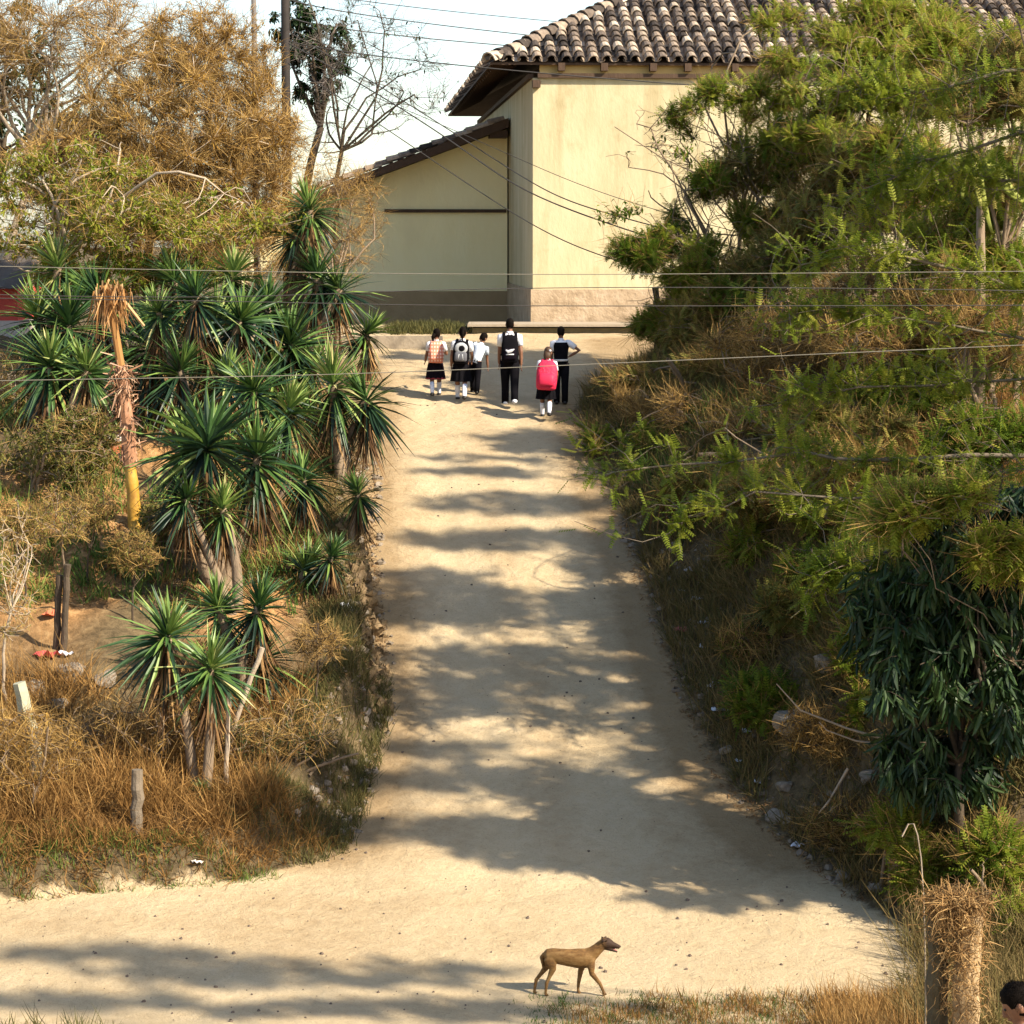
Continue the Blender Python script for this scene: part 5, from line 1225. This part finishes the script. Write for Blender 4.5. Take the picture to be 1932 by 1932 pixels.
def person(label, feet, H, heading=0.0, lean=0.0, side_lean=0.0, legs=((.25, .1), (-.2, .35)), arms=(((.1, .12), (.25, .08)), ((-.1, .12), (.1, .08))), head=(0, 0), hs=1.0, wear='trousers', top=WHITE, bottom=BLACK, shoes=SHOE_B, sock=False, hair=HAIR, hairstyle='short', group='schoolchildren walking up the road', face=True, vest=None, belt=None, sleeve=.62, tilt=0):
    root = thing('person', label, 'person', feet, group, heading)
    B = MB(); h = H
    up = lambda p: p
    # ---- legs
    hipz = .505 * h; ends = []; LP = []
    for sd_, (a, kb) in zip((-1, 1), legs):
        hip = np.array([sd_ * .052 * h, 0, hipz]); th = np.array([0, math.sin(a), -math.cos(a)]); knee = hip + th * .235 * h
        sh = np.array([0, math.sin(a - kb), -math.cos(a - kb)]); ank = knee + sh * .225 * h; LP.append((hip, knee, ank, sh)); ends.append(ank[2] - .04 * h)
    dz = -min(ends)
    LP = [tuple(q + [0, 0, dz] for q in l[:3]) + (l[3],) for l in LP]
    pel = np.array([0, 0, hipz + dz])
    def body(p):      # lean the trunk about the pelvis
        q = rotx(np.array(p, float) * h + [0, 0, dz] - pel, -lean)
        c, s = math.cos(side_lean), math.sin(side_lean); q = np.array([q[0] * c + q[2] * s, q[1], -q[0] * s + q[2] * c]); return q + pel
    bd = lambda v: body(np.array(v)) 
    for hip, knee, ank, sh in LP:
        loft(B, [hip + [0, 0, .03 * h], hip * .5 + knee * .5, knee, knee * .6 + ank * .4, ank, ank - [0, 0, .03 * h]], [.052 * h, .044 * h, .032 * h, .033 * h, .020 * h, .020 * h], 10)
        loft(B, [ank + [0, -.03 * h, -.022 * h], ank + [0, .03 * h, -.022 * h], ank + [0, .085 * h, -.03 * h]], [(.024 * h, .020 * h), (.028 * h, .018 * h), (.022 * h, .010 * h)], 8)
    # ---- trunk, neck, head
    ts = [(.47, .078, .056), (.52, .082, .060), (.60, .072, .050), (.68, .080, .056), (.75, .090, .058), (.795, .085, .050), (.825, .048, .036)]
    loft(B, [bd((0, 0, z)) for z, _, _ in ts], [(rx * h, ry * h) for _, rx, ry in ts], 14)
    loft(B, [bd((0, 0, .80)), bd((0, .004, .84)), bd((0, .012, .88))], [.036 * h, .029 * h, .029 * h], 10)
    hc = bd((0, .012, .925)) + np.array([0, 0, (hs - 1) * .05 * h])
    yaw, nod = head
    cy, sy = math.cos(yaw), math.sin(yaw)
    def hd(v):
        v = rotx(np.array(v, float) * h * hs, -nod); c, s = math.cos(side_lean + tilt), math.sin(side_lean + tilt)
        v = np.array([v[0] * cy - v[1] * sy, v[0] * sy + v[1] * cy, v[2]]); v = np.array([v[0] * c + v[2] * s, v[1], -v[0] * s + v[2] * c]); return hc + v
    Hax = np.array([hd((1, 0, 0)) - hc, hd((0, 1, 0)) - hc, hd((0, 0, 1)) - hc]); Hax = nrm(Hax)
    hsz = [(-.062, .018, .022, .012), (-.05, .030, .038, .010), (-.02, .041, .050, .004), (.01, .045, .056, 0), (.04, .042, .053, -.004), (.06, .028, .036, -.006), (.068, .010, .014, -.006)]
    loft(B, [hd((0, y, z)) for z, _, _, y in hsz], [(rx * h * hs, ry * h * hs) for _, rx, ry, _ in hsz], 14, Hax[0])
    loft(B, [hd((0, .050, .012)), hd((0, .062, -.010)), hd((0, .066, -.018)), hd((0, .052, -.024))], [(.006 * h, .006 * h), (.008 * h, .007 * h), (.010 * h, .007 * h), (.008 * h, .006 * h)], 8)   # nose
    loft(B, [hd((-.014, .050, -.037)), hd((0, .056, -.037)), hd((.014, .050, -.037))], [.005 * h, .007 * h, .005 * h], 6)   # lips
    for s in (-1, 1): ball(B, hd((s * .046, -.004, -.006)), np.array([.007, .013, .019]) * h * hs, sides=8, rings=6, ax=Hax)
    # ---- arms
    AP = []
    for s, ((pu, ou), (pf, of)) in zip((-1, 1), arms):
        shd = bd((s * .098, 0, .785)); el = shd + adir(pu, ou, s) * .168 * h; wr = el + adir(pf, of, s) * .145 * h; AP.append((shd, el, wr))
        loft(B, [shd + np.array([-s * .03 * h, 0, 0]), shd, shd * .5 + el * .5, el, el * .5 + wr * .5, wr], [.034 * h, .032 * h, .027 * h, .022 * h, .021 * h, .015 * h], 9, (0, 1, 0))
        hand(B, wr, wr - el, s, h / 1.75 * 1.05)
    o = fuse(B, 'body', SKIN, max(.0045 * h / 1.3, .0055), root, 3)
    # ---- clothing
    mb = MB(); k = 1.13
    ts2 = [(.50 if wear == 'trousers' else .535, .086, .064), (.60, .078, .058), (.68, .084, .062), (.75, .095, .064), (.795, .092, .056), (.822, .055, .042)]
    loft(mb, [bd((0, 0, z)) for z, _, _ in ts2], [(rx * h * 1.06, ry * h * 1.1) for _, rx, ry in ts2], 16)
    for (shd, el, wr), s in zip(AP, (-1, 1)):
        e = shd + (el - shd) * sleeve
        loft(mb, [shd + np.array([-s * .035 * h, 0, .004 * h]), shd + [0, 0, .004 * h], e], [.042 * h, .042 * h, .038 * h], 12, (0, 1, 0))
    loft(mb, [bd((0, .004, .815)), bd((0, .006, .845))], [.044 * h, .036 * h], 12)     # collar
    mb.build('shirt', top, root, True)
    if vest:
        mb = MB(); loft(mb, [bd((0, 0, z)) for z, _, _ in ts2[0:5]], [(rx * h * 1.13, ry * h * 1.2) for _, rx, ry in ts2[0:5]], 16); mb.build('vest', vest, root, True)
    if belt:
        mb = MB(); loft(mb, [bd((0, 0, .555)), bd((0, 0, .582))], [(.098 * h, .080 * h)] * 2, 16); mb.build('belt', belt, root, True)
    if wear == 'skirt':
        mb = MB(); hem = LP[0][0][2] - .215 * h
        loft(mb, [bd((0, 0, .60)), bd((0, 0, .54)), pel + [0, .01 * h, -.06 * h], np.array([0, .015 * h, hem])], [(.083 * h, .062 * h), (.098 * h, .078 * h), (.118 * h, .10 * h), (.138 * h, .122 * h)], 48, pleat=.07, npl=12); sk = mb.build('skirt', bottom, root)
        mb = MB(); loft(mb, [np.array([0, .015 * h, hem + .02 * h]), np.array([0, .015 * h, hem])], [(.138 * h, .122 * h), (.142 * h, .126 * h)], 48, pleat=.07, npl=12); mb.build('hem', REDHEM if hairstyle == 'side' else bottom, sk)
    else:
        mb = MB(); loft(mb, [bd((0, 0, .57)), bd((0, 0, .53)), pel + [0, 0, -.045 * h]], [(.084 * h, .064 * h), (.092 * h, .070 * h), (.088 * h, .066 * h)], 14)
        for hip, knee, ank, sh in LP:
            loft(mb, [hip + [0, 0, .02 * h], hip * .5 + knee * .5, knee, knee * .5 + ank * .5, ank + sh * .012 * h], [.060 * h, .055 * h, .046 * h, .043 * h, .041 * h], 12)
        mb.build('trousers', bottom, root, True)
    for hip, knee, ank, sh in LP:
        if sock:
            mb = MB(); q = knee * .8 + ank * .2; loft(mb, [q, knee * .55 + ank * .45, ank, ank - [0, 0, .02 * h]], [.034 * h, .036 * h, .025 * h, .025 * h], 10); mb.build('sock', SOCK, root, True)
        mb = MB(); a = ank
        loft(mb, [a + [0, -.042 * h, -.020 * h], a + [0, -.01 * h, -.012 * h], a + [0, .05 * h, -.020 * h], a + [0, .098 * h, -.028 * h], a + [0, .112 * h, -.032 * h]], [(.022 * h, .020 * h), (.032 * h, .030 * h), (.034 * h, .024 * h), (.027 * h, .015 * h), (.014 * h, .009 * h)], 10)
        mb.build('shoe', shoes, root, True)
    # ---- hair
    mb = MB()
    hz = [(-.045, .032, .030, -.026), (-.02, .046, .045, -.014), (.01, .0485, .054, -.007), (.035, .0475, .057, -.003), (.056, .037, .046, -.004), (.073, .016, .020, -.006)]
    loft(mb, [hd((0, y, z)) for z, _, _, y in hz], [(rx * h * hs, ry * h * hs) for _, rx, ry, _ in hz], 14, Hax[0])
    if hairstyle == 'ponytail': loft(mb, [hd((0, -.055, .025)), hd((0, -.085, .0)), hd((0, -.085, -.06)), hd((0, -.07, -.11))], [.014 * h, .02 * h, .018 * h, .006 * h], 10)
    if hairstyle == 'side':
        loft(mb, [hd((-.03, -.03, .0)), hd((-.055, -.03, -.045)), hd((-.05, -.03, -.10))], [.03 * h, .026 * h, .01 * h], 10)
    if hairstyle == 'crop':
        rg = np.random.default_rng(3); nn = 2600; dd = nrm(rg.normal(size=(nn, 3))); dd = dd[(dd[:, 2] > -.30) & ((dd[:, 1] < .25) | (dd[:, 2] > .55))]; nn = len(dd); O = np.array([hd(v) for v in dd * [.046, .053, .068] + [0, -.004, .006]])
        scatter(mb, *t_blade(1, .10, .35), O, frames(nrm(O - hc) + rg.normal(size=(nn, 3)) * .6 - [0, 0, .5], rg), .014 * h, .5)
    if hairstyle == 'long':
        loft(mb, [hd((0, -.02, .02)), hd((0, -.035, -.05)), hd((0, -.04, -.115))], [(.05 * h, .04 * h), (.052 * h, .03 * h), (.03 * h, .014 * h)], 12)
    hr = mb.build('hair', hair, root, True)
    if hairstyle == 'long':
        mb = MB(); ball(mb, hd((.035, -.045, .02)), .016 * h, sides=8, rings=6); mb.build('hair_tie', WHITE, hr, True)
    if face:
        for s in (-1, 1):
            mb = MB(); ball(mb, hd((s * .018, .0485, .004)), np.array([.0085, .006, .0055]) * h * hs, sides=8, rings=6, ax=Hax); mb.build('eye', EYE, root, True)
    return root, bd, h

def backpack(label, root, bd, h, size, mat, strap, pocket=None, patch=None, z=.665, off=.0, group='school backpacks', round_patch=False):
    """worn on the back; a thing of its own"""
    w, dpt, ht = size
    up = nrm(bd((0, 0, .8)) - bd((0, 0, .6))); bk = nrm(np.cross(up, np.array([1.0, 0, 0]))) * -1
    bk = bk if bk[1] < 0 else -bk
    rt = np.cross(bk, up); rt = rt if rt[0] > 0 else -rt
    c = bd((off, 0, z)) + bk * (.066 * h + dpt / 2)
    loc = Matrix.LocRotScale(root.location, root.rotation_euler, None) @ Vector(c)
    bp = thing('backpack', label, 'backpack', loc, group, root.rotation_euler.z)
    g = lambda x, b_, z_: rt * x + bk * b_ + up * z_
    m = MB(); zz = [-.5, -.44, -.2, .15, .36, .46, .5]; ww = [.80, .94, 1.0, .98, .86, .62, .3]; dd = [.7, .95, 1.05, .95, .75, .5, .25]
    loft(m, [g(0, 0, k * ht) for k in zz], [(w / 2 * a, dpt / 2 * b_) for a, b_ in zip(ww, dd)], 20, rt, power=3.2); m.build('main_bag', mat, bp, True)
    if pocket is not None:
        m = MB(); loft(m, [g(0, dpt * .48, k * ht) for k in (-.40, -.34, -.05, .02)], [(w * .32, dpt * .10), (w * .38, dpt * .20), (w * .37, dpt * .18), (w * .28, dpt * .08)], 16, rt, power=3.2); m.build('front_pocket', pocket, bp, True)
    if patch is not None:
        m = MB()
        if round_patch:
            ball(m, g(0, dpt * .44, .17 * ht), (w * .40, dpt * .16, ht * .25), sides=16, rings=9, ax=np.array([rt, bk, up])); m.build('round_patch', patch, bp, True)
            m = MB(); ball(m, g(.01, dpt * .56, .16 * ht), (w * .20, dpt * .09, ht * .13), sides=12, rings=7, ax=np.array([rt, bk, up])); m.build('patch_centre', BLACK, bp, True)
            m = MB()
            for sx in (-.16, .16): loft(m, [g(sx * w, dpt * .57, -.34 * ht), g(sx * w * .6, dpt * .62, -.08 * ht)], [.02, .012], 8)
            m.build('piping', patch, bp, True)
        else:
            # pale swooping mark and a stripe under it
            m = MB(); pts = [g(x * w, dpt * .72, (zq - .06) * ht) for x, zq in ((-.24, .02), (-.1, -.05), (.08, -.01), (.26, .05))]; loft(m, pts, [(.008, .012), (.008, .034), (.008, .030), (.008, .006)], 8, bk)
            loft(m, [g(-.22 * w, dpt * .72, -.21 * ht), g(.24 * w, dpt * .72, -.20 * ht)], [(.007, .012)] * 2, 8, bk); m.build('emblem', patch, bp, True)
    for s in (-1, 1):
        m = MB()
        inv = np.array(c)
        pts = [bd((s * .062, -.062, .70)), bd((s * .066, -.055, .78)), bd((s * .064, -.005, .838)), bd((s * .066, .060, .79)), bd((s * .075, .074, .68)), bd((s * .09, .03, .58))]
        pl = np.array(pts) - inv; t = np.linspace(0, 1, 6); tt = np.linspace(0, 1, 16)
        pl = np.stack([np.polyval(np.polyfit(t, pl[:, k], 4), tt) for k in range(3)], 1)
        loft(m, pl, [(.019 * h, .007 * h)] * 16, 8, rt); m.build('strap', strap, bp, True)
    m = MB(); loft(m, [g(-.03, -.0, .49 * ht), g(-.02, 0, .55 * ht), g(.02, 0, .55 * ht), g(.03, 0, .49 * ht)], [.008] * 4, 6); m.build('carry_loop', strap, bp, True)
    return bp

def pz(u, v): return gp(u, v)
def Hof(g, v0, v1): return (v1 - v0) * g[1] / F * 1.0

g = pz(822, 749)
r1 = person('schoolgirl in white blouse and black skirt carrying the orange checked backpack', g, Hof(g, 614, 747), .05, .10, .04, ((-.22, .45), (.40, .05)), (((.1, .25), (.9, .1)), ((.5, .30), (1.7, -.2))), (.15, .1), 1.08, 'skirt', WHITE, NAVY, SHOE_B, True, HAIR, 'side', face=False)
plaid_m = None
def plaid():
    m, nt, b = newmat('orange_check'); tc = nt.nodes.new('ShaderNodeTexCoord'); mp = nt.nodes.new('ShaderNodeMapping'); mp.inputs['Scale'].default_value = (1, 1, 1)
    nt.links.new(tc.outputs['Object'], mp.inputs[0]); w1 = nt.nodes.new('ShaderNodeTexWave'); w1.inputs['Scale'].default_value = 6; w1.bands_direction = 'X'
    w2 = nt.nodes.new('ShaderNodeTexWave'); w2.inputs['Scale'].default_value = 5; w2.bands_direction = 'Z'
    for w in (w1, w2): nt.links.new(mp.outputs[0], w.inputs[0]); w.inputs['Distortion'].default_value = 1.2
    mm = nt.nodes.new('ShaderNodeMath'); mm.operation = 'MULTIPLY'; nt.links.new(w1.outputs[1], mm.inputs[0]); nt.links.new(w2.outputs[1], mm.inputs[1])
    r = ramp(nt, [(.62, .20, .12), (.70, .34, .24), (.80, .66, .56)]); nt.links.new(mm.outputs[0], r.inputs[0]); nt.links.new(r.outputs[0], b.inputs['Base Color']); b.inputs['Roughness'].default_value = .8
    return m
PL = plaid()
backpack('orange and white checked backpack worn by the leftmost schoolgirl', *r1, (.29, .17, .40), PL, mat_flat('salmon', (.62, .28, .2)), PL)
g = pz(896, 743)
r3 = person('small boy in pale bluish shirt bending to the right behind the ponytailed girl', g, 1.17, -.15, .25, .30, ((.35, .2), (-.15, .25)), (((.2, .1), (.3, .1)), ((.35, .0), (.15, .05))), (-.5, .35), 1.15, 'trousers', BLUISH, BLACK, SHOE_B, False, HAIR, 'short')
g = pz(870, 757)
r2 = person('schoolgirl with ponytail, black skirt and white knee socks walking with the round patterned backpack', g, Hof(g, 611, 755), -.03, .06, .05, ((.34, .06), (-.24, .42)), (((-.2, .22), (.25, .05)), ((.3, .2), (1.0, -.1))), (.05, .05), 1.04, 'skirt', WHITE, BLACK, SHOE_B, True, HAIR, 'ponytail', face=False)
backpack('black and white backpack with a round pale pattern on the ponytailed schoolgirl', *r2, (.30, .18, .42), BLACK, BLACK, mat_flat('grey_pocket', (.10, .10, .11)), mat_noise('pale_print', [(.10, .10, .10), (.62, .63, .63)], 26, .7), round_patch=True)
g = pz(962, 766)
r4 = person('tallest schoolboy in white shirt, black trousers and white shoes in the middle of the road', g, Hof(g, 594, 764), 0, .03, 0, ((.28, .05), (-.26, .40)), (((.22, .10), (.35, .03)), ((-.25, .14), (.0, .02))), (0, .02), .95, 'trousers', WHITE, BLACK, SHOE_W, False, HAIR, 'short', face=False)
backpack('black backpack with a pale emblem on the tallest schoolboy', *r4, (.31, .19, .50), BLACK, BLACK, NAVY, mat_flat('grey_print', (.50, .50, .50)), z=.655)
g = pz(1058, 763)
r6 = person('schoolboy in black vest with white belt standing with his right hand on his hip', g, Hof(g, 614, 762), .0, .0, 0, ((.06, .04), (-.06, .06)), (((.1, .15), (.5, .0)), ((-.35, .95), (.35, -1.0))), (0, .05), 1.0, 'trousers', WHITE, BLACK, SHOE_B, False, HAIR, 'short', face=False, vest=BLACK, belt=mat_flat('pale_belt', (.62, .58, .52)))
g = pz(1030, 789)
r5 = person('smallest schoolgirl with brown hair and white socks under the big pink backpack', g, Hof(g, 650, 787), -.05, .16, .06, ((.30, .05), (-.2, .5)), (((.1, .2), (.6, .05)), ((.2, .2), (.9, -.1))), (-.2, .15), 1.12, 'skirt', WHITE, BLACK, SHOE_B, True, BROWN_HAIR, 'long', face=False)
backpack('bright pink backpack, largest of all, on the smallest schoolgirl', *r5, (.37, .26, .52), mat_noise('pink_nylon', [(.52, .015, .05), (.72, .035, .09)], 6, .6, .8, 5), mat_flat('dark_pink', (.4, .02, .06)), mat_flat('deep_pink', (.56, .02, .06), .6), z=.60, off=.012)
d = 12.0
hp = P(1942, 1895, d); gh = ground(hp[0], d)
person('person in dark shirt with short black hair at the bottom right corner, face turned left', gh, (P(1920, 1850, d)[2] - gh[2]) * 1.0, 1.15, .05, 0, ((.1, .05), (-.1, .1)), (((.1, .1), (.3, .05)), ((.0, .1), (.2, .05))), (.15, .5), 1.0, 'trousers', NAVY, BLACK, SHOE_B, False, HAIR, 'crop', None, True)

# ------------------------------------------------------------------ dog
def dog():
    d = 24.75; S = 1335.0
    g = gp(1076, 1877); 
    root = thing('dog', 'thin tan short-haired dog walking right across the sandy junction', 'dog', g)
    ox, oy = 790.0, 1118.0
    q = lambda x, y, w=0.0: np.array([(x - ox) / S, w, (oy - y) / S])
    B = MB(); R = lambda r: r / S
    # trunk: deep chest narrowing to the tucked belly
    loft(B, [q(425, 560), q(460, 550), q(540, 558), q(650, 575), q(780, 592), q(900, 600), q(1000, 598), q(1070, 575), q(1115, 555)],
         [(R(40), R(45)), (R(82), R(72)), (R(104), R(84)), (R(112), R(88)), (R(124), R(94)), (R(140), R(98)), (R(140), R(96)), (R(112), R(80)), (R(70), R(58))], 16, (0, 0, 1))
    loft(B, [q(1040, 560), q(1110, 515), q(1175, 455), q(1230, 405)], [(R(116), R(74)), (R(94), R(64)), (R(80), R(58)), (R(74), R(56))], 14, (0, 0, 1))
    loft(B, [q(1195, 385), q(1240, 378), q(1295, 385), q(1335, 398), q(1375, 410), q(1430, 428), q(1472, 442)], [(R(40), R(40)), (R(72), R(66)), (R(82), R(68)), (R(68), R(56)), (R(46), R(42)), (R(36), R(34)), (R(26), R(25))], 14, (0, 0, 1))
    loft(B, [q(1290, 440), q(1340, 466), q(1395, 490), q(1440, 512)], [(R(46), R(44)), (R(30), R(36)), (R(18), R(26)), (R(11), R(16))], 10, (0, 0, 1))
    for s, hip, pts in ((-1, (510, 590), [(500, 600), (545, 740), (462, 935), (447, 1060), (447, 1095)]), (1, (450, 580), [(445, 590), (462, 735), (318, 920), (296, 1060), (290, 1098)])):
        w = s * R(52)
        loft(B, [q(*hip, w * .6)] + [q(x, y, w) for x, y in pts[:1]] + [q(pts[0][0] * .4 + pts[1][0] * .6 , pts[0][1] * .4 + pts[1][1] * .6, w), q(*pts[1], w), q(pts[1][0] * .45 + pts[2][0] * .55, pts[1][1] * .45 + pts[2][1] * .55, w), q(*pts[2], w), q(*pts[3], w), q(*pts[4], w)],
             [R(70), (R(84), R(44)), (R(74), R(42)), (R(50), R(34)), (R(30), R(24)), (R(27), R(23)), (R(20), R(19)), (R(22), R(22))], 10, (1, 0, 0))
        f = pts[4]; loft(B, [q(f[0] - 10, 1098, w), q(f[0] + 18, 1100, w), q(f[0] + 42, 1106, w)], [(R(20), R(24)), (R(19), R(27)), (R(10), R(18))], 8, (0, 0, 1))
    for s, pts in ((-1, [(1060, 600), (1078, 720), (1085, 800), (1200, 945), (1240, 1040), (1250, 1078)]), (1, [(985, 610), (955, 720), (935, 790), (908, 950), (898, 1050), (900, 1090)])):
        w = s * R(58)
        loft(B, [q(pts[0][0], pts[0][1], w * .75)] + [q(x, y, w) for x, y in pts[1:]], [(R(74), R(40)), (R(52), R(36)), (R(40), R(31)), (R(27), R(25)), (R(20), R(20)), (R(22), R(22))], 10, (1, 0, 0))
        f = pts[-1]; loft(B, [q(f[0] - 8, f[1] + 6, w), q(f[0] + 18, f[1] + 10, w), q(f[0] + 42, f[1] + 14, w)], [(R(20), R(24)), (R(18), R(27)), (R(10), R(18))], 8, (0, 0, 1))
    loft(B, [q(412, 540), q(398, 600), q(405, 690), q(418, 770), q(430, 820)], [R(24), R(20), R(16), R(12), R(7)], 8, (1, 0, 0))     # tail
    m, nt, b = newmat('tan_coat'); tc = nt.nodes.new('ShaderNodeTexCoord'); sp = nt.nodes.new('ShaderNodeSeparateXYZ'); nt.links.new(tc.outputs['Object'], sp.inputs[0])
    n = noise(nt, 11, 9, rough=.75, stretch=(.55, 1, 1.3)); r = ramp(nt, [(.06, .028, .009, .34), (.17, .088, .026, .5), (.25, .15, .055, .66)]); nt.links.new(n.outputs[0], r.inputs[0])
    mr = nt.nodes.new('ShaderNodeMapRange'); mr.inputs[1].default_value = (1200 - ox) / S; mr.inputs[2].default_value = (1300 - ox) / S; nt.links.new(sp.outputs[0], mr.inputs[0])
    mx = nt.nodes.new('ShaderNodeMix'); mx.data_type = 'RGBA'; nt.links.new(mr.outputs[0], mx.inputs[0]); nt.links.new(r.outputs[0], mx.inputs[6]); mx.inputs[7].default_value = (.035, .018, .010, 1)
    nt.links.new(mx.outputs[2], b.inputs['Base Color']); b.inputs['Roughness'].default_value = .75
    n2 = noise(nt, 120, 3, stretch=(.3, 1, 1)); bp = nt.nodes.new('ShaderNodeBump'); bp.inputs['Strength'].default_value = .25; bp.inputs['Distance'].default_value = .01; nt.links.new(n2.outputs[0], bp.inputs['Height']); nt.links.new(bp.outputs[0], b.inputs['Normal'])
    fuse(B, 'body', m, .006, root, 5)
    dk = mat_flat('dark_ear', (.045, .025, .014), .8)
    for s in (-1, 1):
        e = MB(); w = s * R(48)
        loft(e, [q(1262, 345, w), q(1262, 318, w * 1.2), q(1240, 322, w * 1.5), q(1225, 352, w * 1.65)], [(R(34), R(14)), (R(36), R(11)), (R(30), R(8)), (R(10), R(4))], 8, (1, 0, 0)); e.build('ear', dk, root, True)
        e = MB(); ball(e, q(1338, 378, s * R(36)), R(11), sides=8, rings=6); e.build('eye', EYE, root, True)
    e = MB(); ball(e, q(1474, 434), (R(15), R(17), R(14)), sides=8, rings=6); e.build('nose', EYE, root, True)
    e = MB(); loft(e, [q(1330, 452), q(1390, 470), q(1432, 492)], [(R(6), R(20)), (R(6), R(18)), (R(5), R(12))], 8, (0, 0, 1)); e.build('tongue', mat_flat('tongue', (.45, .14, .13), .4), root, True)
    root.scale = (1.0, 1.0, 1.0)
dog()
